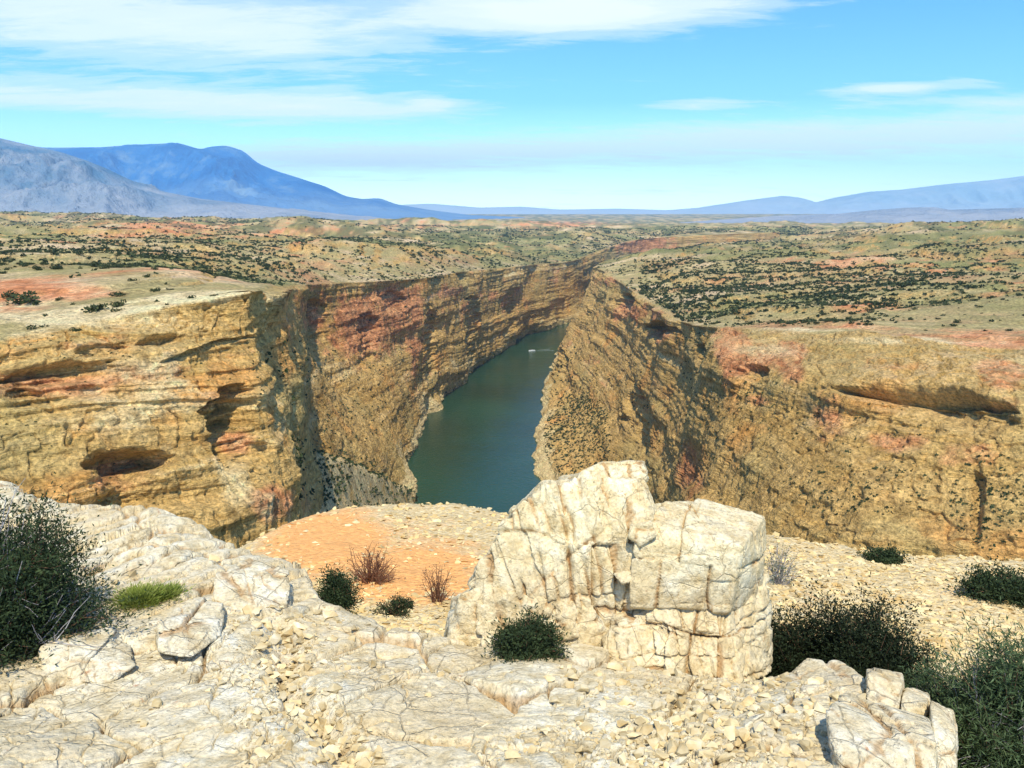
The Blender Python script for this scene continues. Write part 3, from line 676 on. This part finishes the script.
# ================= LOOSE STONES =================
def hullmesh(seed,n=11,flat=.6):
    rg=np.random.default_rng(seed); p=rg.normal(size=(n,3)); p/=np.linalg.norm(p,axis=1,keepdims=True); p*=rg.uniform(.75,1.1,(n,1)); p[:,2]*=flat; p[:,0]*=rg.uniform(.9,1.35)
    bm=bmesh.new()
    for q in p: bm.verts.new(q)
    bmesh.ops.convex_hull(bm,input=bm.verts)
    bmesh.ops.delete(bm,geom=[v for v in bm.verts if not v.link_faces],context='VERTS'); bm.verts.index_update()
    v=np.array([x.co[:] for x in bm.verts]); f=np.array([[q.index for q in x.verts] for x in bm.faces]); bm.free(); return v,f
HM=[hullmesh(s,12,.62) for s in range(14)]; HF=[hullmesh(50+s,8,.32) for s in range(14)]
def scatter(P,S,lib,rg,yaw=None,tilt=.35):
    Vs=[];Fs=[];o=0
    for k,(p,s) in enumerate(zip(P,S)):
        v,f=lib[rg.integers(len(lib))]
        a=rg.uniform(0,6.28); ca,sa=math.cos(a),math.sin(a); b=rg.normal()*tilt; cb,sb=math.cos(b),math.sin(b)
        x=v[:,0]*ca-v[:,1]*sa; y=v[:,0]*sa+v[:,1]*ca; z=v[:,2]
        y,z=y*cb-z*sb,y*sb+z*cb
        Vs.append(np.stack([x,y,z],-1)*s+p); Fs.append(f+o); o+=len(v)
    return np.concatenate(Vs),np.concatenate(Fs)
rg=np.random.default_rng(77)
n=36000; a=rg.uniform(-.62,.56,n); Y=1/rg.uniform(1/9.6,1/4.1,n); X=a*Y
z,c,e,r=ledge_z(X,Y,True)
gy=-.295-.035*(Y-6.3)+.018*np.sin(Y*3); gl=np.exp(-((a-gy)/.03)**2)*sst(7.3,6.6,Y)
lf=np.exp(-((a+.27)/.07)**2-((Y-7.0)/.45)**2)
rr=np.exp(-((a-.27)/.13)**2)*sst(6.6,6.0,Y)
pr=.006+.8*gl+.24*rr+.3*lf+.5*np.clip(c-.3,0,1)*r+.10*r+.05*np.clip(c-.4,0,1)
keep=(rg.uniform(size=n)<pr)&(e>.12)
X,Y,z=X[keep],Y[keep],z[keep]; sz=.010+.050*rg.uniform(size=len(X))**3.6*(1+.4*np.interp(Y,[5,9],[0,1]))
big=np.argsort(-(sz/Y))
ind=big[:300]; rest=big[300:]
Vv,Ff=scatter(np.stack([X,Y,z+sz*.25],-1)[rest],sz[rest],HM,rg)
tag(mesh_obj('rubble',Vv,Ff,M_STONE,smooth=False),'small pale rubble and chips strewn over the limestone ledge','rubble',kind='stuff')
STM=[]
for i in range(12):
    v,f=HM[i]; me_o=mesh_obj('loose_stone',v,f,M_STONE,smooth=False,link=False); STM.append(me_o.data); bpy.data.objects.remove(me_o)
for k,i in enumerate(ind):
    o=bpy.data.objects.new('loose_stone',STM[k%12]); COL.objects.link(o)
    s=sz[i]; o.location=(X[i],Y[i],z[i]+s*.3); o.scale=(s,s,s); o.rotation_euler=(rg.normal()*.3,rg.normal()*.3,rg.uniform(0,6.28))
    tag(o,'small angular pale limestone stone lying loose on the white ledge','stone','loose stones on the ledge')
# broken flakes on the gravel slope
n=30000; a=rg.uniform(-.40,.66,n); Y=1/rg.uniform(1/22.5,1/8.5,n); X=a*Y; z=gravel_z(X,Y)
e=np.interp(a,GED[:,0],GED[:,1])-Y; s=.022+.075*rg.uniform(size=n)**3; s*=np.interp(Y,[9,20],[.8,1.25])
q=blobs(np.stack([X,Y,z],-1),GSO); keep=(e>-.3)&(rg.uniform(size=n)<(.85-.84*np.clip(q*1.1,0,1))); X,Y,z,s=X[keep],Y[keep],z[keep],s[keep]
Vv,Ff=scatter(np.stack([X,Y,z+s*.1],-1),s,HF,rg,tilt=.25)
tag(mesh_obj('gravel',Vv,Ff,M_FLAKE,smooth=False),'buff rock flakes covering the slope below the ledge','gravel',kind='stuff')
# ================= PLANTS =================
def tubes(paths,r0,sides=4):
    """paths: list of (n,3) arrays with radii"""
    Vs=[];Fs=[];o=0
    for p,r in paths:
        n=len(p); t=np.gradient(p,axis=0); t/=np.linalg.norm(t,axis=1,keepdims=True)+1e-9
        a=np.cross(t,[.3,.2,1.]); a/=np.linalg.norm(a,axis=1,keepdims=True)+1e-9; b=np.cross(t,a)
        ang=np.arange(sides)*2*math.pi/sides
        v=p[:,None]+(a[:,None]*np.cos(ang)[None,:,None]+b[:,None]*np.sin(ang)[None,:,None])*np.asarray(r)[:,None,None]
        i=np.arange(n*sides).reshape(n,sides)+o; j=np.roll(i,-1,1)
        Vs.append(v.reshape(-1,3)); Fs.append(np.stack([i[:-1],j[:-1],j[1:],i[1:]],-1).reshape(-1,4)); o+=n*sides
    return np.concatenate(Vs),np.concatenate(Fs)
def leaves(C,Dr,L,Wd,rg):
    n=len(C); Dr=Dr/np.linalg.norm(Dr,axis=1,keepdims=True); s=np.cross(Dr,rg.normal(size=(n,3))); s/=np.linalg.norm(s,axis=1,keepdims=True)+1e-9
    L=L[:,None];Wd=Wd[:,None]
    v=np.stack([C-Dr*L*.5,C+s*Wd*.5,C+Dr*L*.5,C-s*Wd*.5],1)
    return v.reshape(-1,3),np.arange(n*4).reshape(n,4)
def plant(name,label,cat,base,rad,nb,nl,ll,lw,mleaf,mwood,seed,group=None,lean=(0,0),dead=0,deadm=None,spread=1.0,clump=.16,thick=.012,up=.25,flat0=.0):
    rg=np.random.default_rng(seed); root=bpy.data.objects.new(name,None); COL.objects.link(root); root.location=base; tag(root,label,cat,group)
    rx,ry,rz=rad; paths=[];tips=[];deads=[]
    for i in range(nb):
        d=rg.normal(size=3); d[2]=abs(d[2])*.9+up; d/=np.linalg.norm(d)
        end=d*np.array([rx,ry,rz])*rg.uniform(.62,1.02)+np.array([lean[0],lean[1],0])*d[2]
        st=np.array([rg.normal()*rx*.1*spread,rg.normal()*ry*.1*spread,-.04])
        k=7; t=np.linspace(0,1,k)[:,None]; mid=(st+end)/2+np.array([0,0,-.12*rz])+rg.normal(size=3)*.14*np.array(rad)
        p=(1-t)**2*st+2*t*(1-t)*mid+t*t*end+rg.normal(size=(k,3))*.015*max(rad)*t
        (deads if i<dead else paths).append((p,thick*(1-.8*t[:,0])))
        nt=4 if i>=dead else 7
        for _ in range(nt):
            q=rg.uniform(.35,.98); b=p[min(k-1,int(q*(k-1)))]; dd=(end-st)/np.linalg.norm(end-st)+rg.normal(size=3)*.75; dd/=np.linalg.norm(dd)
            L=rg.uniform(.15,.38)*max(rad)*.9; tt=np.linspace(0,1,4)[:,None]; pp=b+dd*L*tt+rg.normal(size=(4,3))*.05*L*tt
            (deads if i<dead else paths).append((pp,thick*.4*(1-.7*tt[:,0])))
            if i>=dead: tips+= [pp[2],pp[3]]
        if i>=dead: tips+=[p[-1],p[-2],p[-3]]
    v,f=tubes(paths or deads,0); mesh_obj('branches',v,f,mwood,root)
    if dead and paths: 
        v,f=tubes(deads,0); mesh_obj('dead_twigs',v,f,deadm or M_DEAD,root)
    if nl:
        T=np.array(tips); T[:,2]=np.maximum(T[:,2],0)
        i=rg.integers(len(T),size=nl); off=rg.normal(size=(nl,3))*clump*np.array([1,1,.8])*max(rad)*.5*rg.uniform(.3,1.2,(nl,1))
        C=T[i]+off; Dr=off/ (np.linalg.norm(off,axis=1,keepdims=True)+1e-9)+rg.normal(size=(nl,3))*.5+np.array([0,0,.35])
        v,f=leaves(C,Dr,ll*rg.uniform(.6,1.3,nl),lw*rg.uniform(.6,1.3,nl),rg); mesh_obj('foliage',v,f,mleaf,root,smooth=False)
    return root
g=lambda px,py,y0=3.6,y1=9.5:hit(px,py,ledge_z,y0,y1)
gg=lambda px,py:hit(px,py,gravel_z,8.5,22)
b=g(8,662); plant('juniper_bush','big dark bush tangled with grey dead twigs at the left edge of the ledge','bush',b+np.array([-.25,.3,0]),(.80,.75,1.3),150,52000,.045,.013,M_JUN,M_TWIG,900,dead=64,clump=.20,thick=.013)
plant('juniper_bush','low outer bush of dark needles at the bottom left corner of the bushy clump','bush',b+np.array([-.5,-.45,0]),(.75,.5,.8),90,28000,.045,.013,M_JUN,M_TWIG,901,dead=40,clump=.20)
b=W(862,690,7.6); b[2]=-5.0; plant('juniper_bush','wide near-black juniper bush behind the ledge, right of the big outcrop','bush',b,(.60,.5,1.36),90,60000,.038,.014,M_BLACKJ,M_TWIG,905,clump=.15,up=.5)
b=W(793,690,7.9); b[2]=-5.1; plant('juniper_bush','small dark juniper bush tucked against the right foot of the outcrop','bush',b,(.45,.4,1.3),60,36000,.038,.014,M_BLACKJ,M_TWIG,906,clump=.17,up=.5)
b=W(1008,760,5.7); b[2]=-4.35; plant('spiky_shrub','big green spiky shrub with thin pale stems at the right edge of the ledge','shrub',b,(.52,.45,1.22),150,70000,.06,.009,M_JUN2,M_TWIG,910,dead=60,clump=.20,up=.35)
b=W(925,765,6.3); b[2]=-4.6; plant('spiky_shrub','thin grey-stemmed shrub between the near-black juniper and the big spiky shrub','shrub',b,(.22,.3,.9),44,6500,.05,.010,M_JUN2,M_TWIG,911,dead=36,clump=.18,up=.5)
b=W(527,640,6.62); b[2]=min(b[2],ledge_z(b[:1],b[1:2])[0])+.02; plant('round_bush','round dark green bush at the foot of the upright-cracked boulder','bush',b+np.array([0,-.02,-.05]),(.33,.28,.44),60,20000,.034,.012,M_JUN,M_TWIG,915,clump=.24,dead=5)
b=W(337,604,8.3); b[2]-=.02; plant('dark_bush','small dark green bush at the ledge edge beside the orange soil','bush',b,(.20,.2,.40),36,9000,.034,.012,M_JUN,M_TWIG,916,clump=.25)
b=W(396,610,8.3); plant('dark_bush','flat little dark bush below the bare reddish shrub','bush',b,(.24,.2,.13),24,2600,.026,.009,M_JUN,M_TWIG,917,clump=.2)
b=gg(372,582); plant('bare_shrub','bare reddish-brown twiggy shrub on the orange gravel slope','shrub',b,(.62,.5,.66),60,700,.03,.012,M_TWIG,M_DRY,920,thick=.014,clump=.1,up=.4)
b=gg(438,602); plant('bare_shrub','thin upright bare shrub between the orange slope and the big outcrop','shrub',b,(.38,.3,.62),26,200,.03,.012,M_TWIG,M_DRY,921,thick=.011,clump=.1,up=.9)
b=gg(583,590) ; b=gg(778,584); plant('bare_shrub','sparse dry grey-brown shrub on pale gravel, just right of the outcrop','shrub',b,(.42,.3,.8),30,900,.035,.012,M_JUN2,M_DEAD,922,thick=.011,clump=.1,up=.9)
b=gg(885,562); plant('mat_shrub','flat dark green mat shrub at the brink of the pale gravel slope','shrub',b,(.5,.4,.2),30,6000,.05,.025,M_JUN,M_TWIG,925,clump=.25)
b=gg(998,598); plant('mat_shrub','low spreading green shrub on the gravel slope near the right edge','shrub',b,(.8,.5,.42),50,12000,.055,.026,M_JUN,M_TWIG,926,clump=.22)
b=gg(1035,604); plant('mat_shrub','low green shrub cut by the right edge of the photo, next to the spreading one','shrub',b,(.4,.4,.22),24,2500,.045,.018,M_JUN,M_TWIG,927,clump=.22)
for i,(px,py,rx,rz,lb) in enumerate([(140,602,.20,.12,'bright lime green grass tuft in a hollow of the left slabs'),(165,598,.16,.09,'yellow-green grass tuft just right of the brightest lime tuft')]):
    b=g(px,py); rgx=np.random.default_rng(950+i); n=int(5200*rx/.2)
    C=np.stack([rgx.normal(size=n)*rx*.45,rgx.normal(size=n)*rx*.45,rgx.uniform(.0,.8,n)*rz],-1); Dr=np.stack([C[:,0]/rx*1.2+rgx.normal(size=n)*.3,C[:,1]/rx*1.2+rgx.normal(size=n)*.3,np.full(n,1.0)],-1)
    v,f=leaves(C,Dr,rgx.uniform(.03,.07,n),rgx.uniform(.004,.009,n),rgx); o=mesh_obj('grass_tuft',v,f,M_GRASS,smooth=False); o.location=b; tag(o,lb,'grass tuft')

# ---------- scrub on the plateau ----------
rg=np.random.default_rng(5)
def shrubmesh(seed,n=220):
    r=np.random.default_rng(seed); k=7; cc=r.normal(size=(k,3))*np.array([.42,.42,.12])+np.array([0,0,.32])
    d=r.normal(size=(n,3)); d/=np.linalg.norm(d,axis=1,keepdims=True)
    C=cc[r.integers(k,size=n)]+d*np.array([.42,.42,.30])*r.uniform(.6,1,(n,1)); C[:,2]=np.maximum(C[:,2],.02)
    return leaves(C,d+r.normal(size=(n,3))*.6,r.uniform(.16,.34,n),r.uniform(.10,.2,n),r)
SM=[]
for i in range(6):
    v,f=shrubmesh(30+i); q=mesh_obj('juniper_shrub',v,f,M_SHRUB,smooth=False,link=False); SM.append(q.data); bpy.data.objects.remove(q)
def candidates(n,y0,y1,pw):
    a=rg.uniform(-.72,.72,n); t=rg.uniform(size=n); Y=(y0**pw+t*(y1**pw-y0**pw))**(1/pw); return a*Y,Y
X1,Y1=candidates(120000,150,3400,1.4)
xa=rg.uniform(.15,.72,26000); ya=(330**1.3+rg.uniform(size=26000)*(950**1.3-330**1.3))**(1/1.3)
xb=rg.uniform(-.72,-.05,22000); yb=(300**1.3+rg.uniform(size=22000)*(1300**1.3-300**1.3))**(1/1.3)
X1=np.concatenate([X1,xa*ya,xb*yb]); Y1=np.concatenate([Y1,ya,yb])
d=polydist(X1,Y1,poly); keep=d>1.5; X1,Y1,d=X1[keep],Y1[keep],d[keep]
Z1=plateau_z(X1,Y1,d); P1=np.stack([X1,Y1,Z1],-1)
px,py=proj(P1)
den=.36+1.0*fbm(X1/55,Y1/55,o=4,seed=801,g=.6)+.6*fbm(X1/260,Y1/260,o=3,seed=802)+blobs(P1,VEG)*.5-blobs(P1,SOIL)*.45-blobs(P1,PALE)*.5-.12*sst(400,200,Y1)
keep=(rg.uniform(size=len(X1))<np.clip(den,0.02,1))&(px>-60)&(px<1084)
P1=P1[keep]; r1=rg.uniform(.3,1.0,len(P1))**1.8*2.4*np.interp(P1[:,1],[200,900,2600],[.85,1.2,2.2])
ex=[(28,303,4.2),(10,297,2.2),(118,296,1.9),(121,306,2.0),(92,313,2.6),(38,330,2.0),(76,331,1.1),(193,299,1.2),(214,297,1.1),(155,291,1.3),(157,303,.8),(170,290,.9),(117,312,1.2),(148,277,1.4),(133,281,1.2),(60,300,1.0)]
def phit(px,py): return hit(px,py,lambda x,y:plateau_z(x,y),110,420)
E=np.array([phit(a,b) for a,b,_ in ex]); Er=np.array([c for *_,c in ex])
P1=np.concatenate([E,P1]); r1=np.concatenate([Er,r1])
o_=np.argsort(-(r1/P1[:,1])); ind,rest=o_[:300],o_[300:]
for k,i in enumerate(ind):
    o=bpy.data.objects.new('juniper_shrub',SM[k%6]); COL.objects.link(o); s=r1[i]; o.location=P1[i]-np.array([0,0,.08*s]); o.scale=(s,s,s*rg.uniform(.65,.95)); o.rotation_euler=(0,0,rg.uniform(0,6.28))
    tag(o,'dark green juniper shrub growing on the canyon rim plateau','shrub','juniper shrubs dotted over the plateau')
def tuft(P,S,nq,seed,flat=.7):
    r=np.random.default_rng(seed); n=len(P); d=r.normal(size=(n,nq,3)); d/=np.linalg.norm(d,axis=-1,keepdims=True); d[...,2]=np.abs(d[...,2])
    C=P[:,None]+d*S[:,None,None]*r.uniform(.3,.8,(n,nq,1))*np.array([1,1,flat])
    return leaves(C.reshape(-1,3),d.reshape(-1,3)+r.normal(size=(n*nq,3))*.7,np.repeat(S,nq)*r.uniform(.6,1.1,n*nq),np.repeat(S,nq)*r.uniform(.45,.8,n*nq),r)
v,f=tuft(P1[rest],r1[rest],10,3); tag(mesh_obj('plateau_scrub',v,f,M_SHRUB,smooth=False),'dark scrub speckling the far plateau','scrub',kind='stuff')
# scrub clinging to ledges of the walls
pts=[];ss=[]
def cling(Gr,nrm,zones,n,smin,smax,thr=.28):
    px,py=proj(Gr)
    for (cx,cy,rx,ry,k) in zones:
        m=np.argwhere((((px-cx)/rx)**2+((py-cy)/ry)**2<1)&(nrm>thr))
        if len(m)==0: continue
        q=m[rg.integers(len(m),size=k)]
        for a,b in q: pts.append(Gr[a,b]); ss.append(rg.uniform(smin,smax)**1.0)
nA,nB,nC=[np.abs(normals(G_)[...,2]) for G_ in (GA,GB,GC)]
cling(GA,nA,[(120,430,150,80,90),(270,430,30,90,60),(60,350,80,20,30)],0,.12,.5)
cling(GB,nB,[(285,470,45,34,420),(330,480,60,30,420),(355,500,60,24,260),(290,360,25,25,120),(340,400,50,50,260),(470,380,60,30,150),(420,330,60,50,120),(400,275,50,8,120)],0,.35,1.25)
cling(GC,nC,[(575,440,30,50,520),(590,470,34,30,240),(620,390,40,50,160),(690,355,25,25,160),(860,490,80,26,180),(990,500,40,50,220),(760,410,70,30,110),(800,450,160,60,130),(700,420,60,60,120)],0,.25,.95)
cling(GC,nC,[(578,440,34,46,900),(570,400,20,60,200)],0,.4,1.3,.05)
cling(TG,np.abs(normals(TG)[...,2]),[(320,480,110,40,800),(275,465,30,22,420),(305,482,45,20,500)],0,.45,1.7,.05)
P2=np.array(pts); S2=np.array(ss); S2*=np.interp(P2[:,1],[100,300,900],[.8,1.0,1.9])
v,f=tuft(P2,S2,9,4); tag(mesh_obj('cliff_scrub',v,f,M_SHRUB,smooth=False),'dark scrub clinging to ledges and talus of the canyon walls','scrub',kind='stuff')

# ================= MOTORBOAT =================
bp=PW(532,351); root=bpy.data.objects.new('motorboat',None); COL.objects.link(root); root.location=(bp[0],bp[1],WATER); root.rotation_euler=(0,0,R(200)); tag(root,'small white motorboat trailing a short wake on the green river','boat')
st=[(-4.6,1.5,1.1),(-2,1.65,1.1),(1.5,1.5,1.2),(3.6,.95,1.35),(5.0,.12,1.55)]; v=[]
for x,wd,h in st: v+=[(x,-wd,h),(x,-wd*.8,.0),(x,-.05,-.35),(x,.05,-.35),(x,wd*.8,0),(x,wd,h),(x,wd*.8,h-.12),(x,-wd*.8,h-.12)]
f=[]
for i in range(4):
    for j in range(8): a=i*8+j; b_=i*8+(j+1)%8; f.append((a,b_,b_+8,a+8))
f+= [(0,1,6,7),(1,4,5,6),(1,2,3,4)]
white=simple_mat('white_hull_paint',(.74,.76,.76),(.82,.83,.82),.5,rough=.35); glass=simple_mat('dark_windscreen',(.03,.04,.05),(.05,.06,.07),.5,rough=.1)
mesh_obj('hull',np.array(v),np.array(f),white,root,smooth=False)
def boxm(x0,x1,y0,y1,z0,z1,tp=.8):
    cx,cy=(x0+x1)/2,(y0+y1)/2; V=[(x,y,z0) for x,y in ((x0,y0),(x1,y0),(x1,y1),(x0,y1))]+[(cx+(x-cx)*tp,cy+(y-cy)*tp,z1) for x,y in ((x0,y0),(x1,y0),(x1,y1),(x0,y1))]
    return np.array(V),np.array([(0,3,2,1),(4,5,6,7),(0,1,5,4),(1,2,6,5),(2,3,7,6),(3,0,4,7)])
mesh_obj('cabin',*boxm(-.8,2.2,-1.05,1.05,1.0,1.9),white,root,smooth=False); mesh_obj('windscreen',*boxm(-.6,2.0,-.9,.9,1.9,2.3,.85),glass,root,smooth=False); mesh_obj('outboard_motor',*boxm(-5.1,-4.5,-.3,.3,.1,1.5,.8),glass,root,smooth=False)
foam=simple_mat('foam',(.40,.48,.46),(.62,.68,.66),.3)
wv=[];wf=[]
for s_ in (-1,1):
    for i in range(14):
        x=-4-1.9*i; w1=.5+.16*i; y=s_*(1.3+.42*i); jt=rg.normal()*.2; o=len(wv); wv+=[(x,y-w1*.3,.05),(x-1.5,y+s_*.4-w1*.25+jt,.05),(x-1.5,y+s_*.4+w1*.3,.05),(x,y+w1*.3+jt,.05)]; wf.append((o,o+1,o+2,o+3))
wk=mesh_obj('wake',np.array(wv),np.array(wf),foam,smooth=False); wk.location=root.location; wk.rotation_euler=root.rotation_euler; tag(wk,'pale foam of the wake behind the motorboat','wake',kind='stuff')
# ================= MOUNTAINS =================
def mountain(name,crest,Y0,depth,base,mat,seed,rough=.35,skirt=.9,u0=None,u1=None,nr=170,nc=520):
    cu=[];cz=[]
    for (px,py) in crest:
        p=W(px,py,Y0); cu.append(p[0]/Y0); cz.append(p[2]-base)
    us=np.linspace(cu[0],cu[-1],nc); hz=np.interp(us,cu,cz)
    ks=np.hanning(9);ks/=ks.sum(); hz=np.convolve(np.pad(hz,4,mode='edge'),ks,'valid')
    tr=np.linspace(-1,1,nr)
    X=us[None,:]*(Y0+tr[:,None]*depth*np.ones((1,nc)))*1.0; X=us[None,:]*Y0*np.ones((nr,1))+us[None,:]*tr[:,None]*depth*.6
    Y=Y0+tr[:,None]*depth*np.ones((1,nc))
    prof=np.where(tr<0,(1+tr)**1.35,(1-tr)**1.1)[:,None]
    rg=fbm(X/(depth*.35),Y/(depth*.8),o=6,seed=seed,ridge=True,g=.58)
    k=np.sin(np.pi*np.clip(prof,0,1))
    Z=hz[None,:]*(prof+rough*(rg-.2)*k)
    Z=base-12+Z
    P=np.stack([X,Y,Z],-1)
    return tag(mesh_obj(name,P.reshape(-1,3),gridfaces(nr,nc),mat),kind='structure')
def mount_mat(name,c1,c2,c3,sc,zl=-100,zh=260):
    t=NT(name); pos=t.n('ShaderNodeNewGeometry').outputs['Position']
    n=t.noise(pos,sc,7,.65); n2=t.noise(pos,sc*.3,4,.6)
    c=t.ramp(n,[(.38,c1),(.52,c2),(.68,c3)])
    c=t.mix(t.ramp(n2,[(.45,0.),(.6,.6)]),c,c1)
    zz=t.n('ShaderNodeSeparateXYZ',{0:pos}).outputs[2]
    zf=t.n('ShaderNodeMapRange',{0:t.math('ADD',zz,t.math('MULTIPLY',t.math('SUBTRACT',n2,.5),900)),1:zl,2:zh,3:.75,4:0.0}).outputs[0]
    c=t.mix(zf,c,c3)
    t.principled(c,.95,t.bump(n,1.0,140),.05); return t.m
MM1=mount_mat('haze_tinted_forest',(.012,.12,.34),(.022,.17,.42),(.20,.32,.44),.0016)  # forest colour pushed to blue: distance haze painted into the base
MM2=mount_mat('haze_tinted_foothill',(.08,.18,.28),(.22,.28,.34),(.42,.43,.43),.003)  # bluish cast of distance haze put into the rock colour
MM3=mount_mat('haze_tinted_range',(.30,.46,.55),(.38,.52,.58),(.50,.58,.62),.0008)  # paleness of far haze painted into the base colours
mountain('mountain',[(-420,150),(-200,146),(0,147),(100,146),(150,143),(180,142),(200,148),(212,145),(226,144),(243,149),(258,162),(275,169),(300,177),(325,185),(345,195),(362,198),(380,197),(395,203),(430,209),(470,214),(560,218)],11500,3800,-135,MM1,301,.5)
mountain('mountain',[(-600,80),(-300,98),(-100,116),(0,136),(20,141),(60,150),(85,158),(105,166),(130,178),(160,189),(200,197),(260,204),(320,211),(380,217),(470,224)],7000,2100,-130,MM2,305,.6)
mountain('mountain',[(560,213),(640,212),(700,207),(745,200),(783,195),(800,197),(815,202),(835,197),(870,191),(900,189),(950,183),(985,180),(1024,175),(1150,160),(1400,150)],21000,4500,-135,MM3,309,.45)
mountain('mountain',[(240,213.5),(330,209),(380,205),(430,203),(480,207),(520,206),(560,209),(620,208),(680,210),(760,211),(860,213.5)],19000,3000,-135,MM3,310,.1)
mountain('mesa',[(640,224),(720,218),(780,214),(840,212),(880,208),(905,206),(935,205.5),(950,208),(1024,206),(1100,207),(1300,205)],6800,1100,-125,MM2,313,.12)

# ================= AIR, SKY, SUN, CAMERA =================
hm=NT('thin_air'); vol=hm.n('ShaderNodeVolumePrincipled',{'Color':(.48,.80,1.0,1),'Density':4.8e-5,'Anisotropy':.0})
ho=hm.n('ShaderNodeOutputMaterial'); hm.L.new(vol.outputs[0],ho.inputs['Volume'])
bmh=bmesh.new(); bmesh.ops.create_cube(bmh,size=1)
for v in bmh.verts: v.co=Vector((v.co.x*62000,v.co.y*26600+12650,-240 if v.co.z<0 else 1300))
me=bpy.data.meshes.new('haze'); bmh.to_mesh(me); bmh.free(); me.materials.append(hm.m)
hz=bpy.data.objects.new('haze',me); COL.objects.link(hz); hz['kind']='stuff'; hz['label']='thin blue air haze filling the distance'; hz['category']='haze'

SUN_EL,SUN_AZ=R(57),R(177)      # azimuth clockwise from +Y : behind the camera, to the left
sdir=Vector((math.sin(SUN_AZ)*math.cos(SUN_EL),math.cos(SUN_AZ)*math.cos(SUN_EL),math.sin(SUN_EL)))
sl=bpy.data.lights.new('sun','SUN'); sl.energy=4.0; sl.angle=R(.6); sl.color=(1.0,.93,.80)
so=bpy.data.objects.new('sun',sl); COL.objects.link(so); so.rotation_euler=sdir.to_track_quat('Z','Y').to_euler()

w=NT('World',world=True); scene.world=w.m
sky=w.n('ShaderNodeTexSky',sky_type='NISHITA',sun_disc=False,sun_elevation=SUN_EL,sun_rotation=SUN_AZ,altitude=1200.0,air_density=1.0,dust_density=.6,ozone_density=2.0)
tc=w.n('ShaderNodeTexCoord').outputs['Generated']; sp=w.n('ShaderNodeSeparateXYZ',{0:tc})
zc=w.math('MAXIMUM',sp.outputs[2],0.0)
skyc=w.mix(1.0,sky.outputs[0],w.ramp(w.math('MULTIPLY',zc,2.2),[(0.,(1.5,1.8,2.0)),(.25,(.48,.92,1.6)),(.6,(.32,.82,1.50)),(1.,(.7,1.0,1.3))]),'MULTIPLY')
# high thin cloud sheet : flat-layer projection of the view direction
den=w.math('ADD',zc,.10)
cu=w.math('DIVIDE',sp.outputs[0],den); cv=w.math('DIVIDE',sp.outputs[1],den)
cvec=w.n('ShaderNodeCombineXYZ',{0:cu,1:w.math('MULTIPLY',cv,1.35),2:0.0}).outputs[0]
cn=w.noise(w.mapping(cvec,(.62,.85,1),(3.1,1.2,0)),1.0,6,.62,.5)
cf=w.noise(w.mapping(cvec,(2.6,5.0,1)),1.0,6,.7,.4)
def band(a0,e0,ra,re,s):      # one bank of cirrus, by compass bearing (X) and height (Z)
    x=w.math('DIVIDE',w.math('SUBTRACT',sp.outputs[0],a0),ra); z=w.math('DIVIDE',w.math('SUBTRACT',sp.outputs[2],e0),re)
    q=w.math('ADD',w.math('MULTIPLY',x,x),w.math('MULTIPLY',z,z))
    return w.math('MULTIPLY',w.math('POWER',2.718,w.math('MULTIPLY',q,-1.0)),s)
def dirn(px,py):
    v=W(px,py,1.0); v=v/np.linalg.norm(v); return v[0],v[2]
bands=None
for (px,py,rx,ry,s) in [(170,25,240,34,.42),(130,100,260,15,.42),(330,108,110,8,.2),(600,8,150,22,.46),(540,15,100,12,.25),(620,152,440,13,.36),(900,128,260,12,.36),(895,88,60,5,.40),(900,102,80,6,.2),(1010,103,40,6,.25),(700,104,55,6,.26),(430,103,22,6,.3),(380,158,110,10,.25),(700,190,600,20,.08),(300,170,200,12,.12)]:
    a0,e0=dirn(px,py); b=band(a0,e0,rx/F*.98,ry/F*.98,s)
    bands=b if bands is None else w.math('ADD',bands,b)
dens=w.math('ADD',w.math('SUBTRACT',w.math('MULTIPLY',bands,1.25),.06),w.math('ADD',w.math('MULTIPLY',w.math('SUBTRACT',cn,.5),.55),w.math('MULTIPLY',w.math('SUBTRACT',cf,.5),.6)))
cm=w.ramp(dens,[(.04,0.),(.22,.42),(.42,.8),(.7,.95)],'EASE')
cloudc=w.mix(w.ramp(w.math('MULTIPLY',zc,3.0),[(0.,0.),(1.,1.)]),(6.2,7.0,7.5),(5.3,5.55,5.8))
fin=w.mix(cm,skyc,cloudc)
bg=w.n('ShaderNodeBackground',{'Color':fin,'Strength':.16}); wo=w.n('ShaderNodeOutputWorld'); w.L.new(bg.outputs[0],wo.inputs[0])

cam=bpy.data.cameras.new('camera'); cam.lens=36*F/1024; cam.sensor_width=36; cam.clip_start=.1; cam.clip_end=80000
co=bpy.data.objects.new('camera',cam); COL.objects.link(co); co.location=(0,0,0); co.rotation_euler=(R(90)-PITCH,0,0)
scene.camera=co
vs=scene.view_settings; vs.view_transform='Standard'; vs.look='None'; vs.gamma=1; vs.exposure=0.32; vs.use_curve_mapping=False
scene.cycles.max_bounces=5; scene.cycles.diffuse_bounces=2; scene.cycles.glossy_bounces=2; scene.cycles.volume_bounces=0
scene.cycles.use_denoising=True
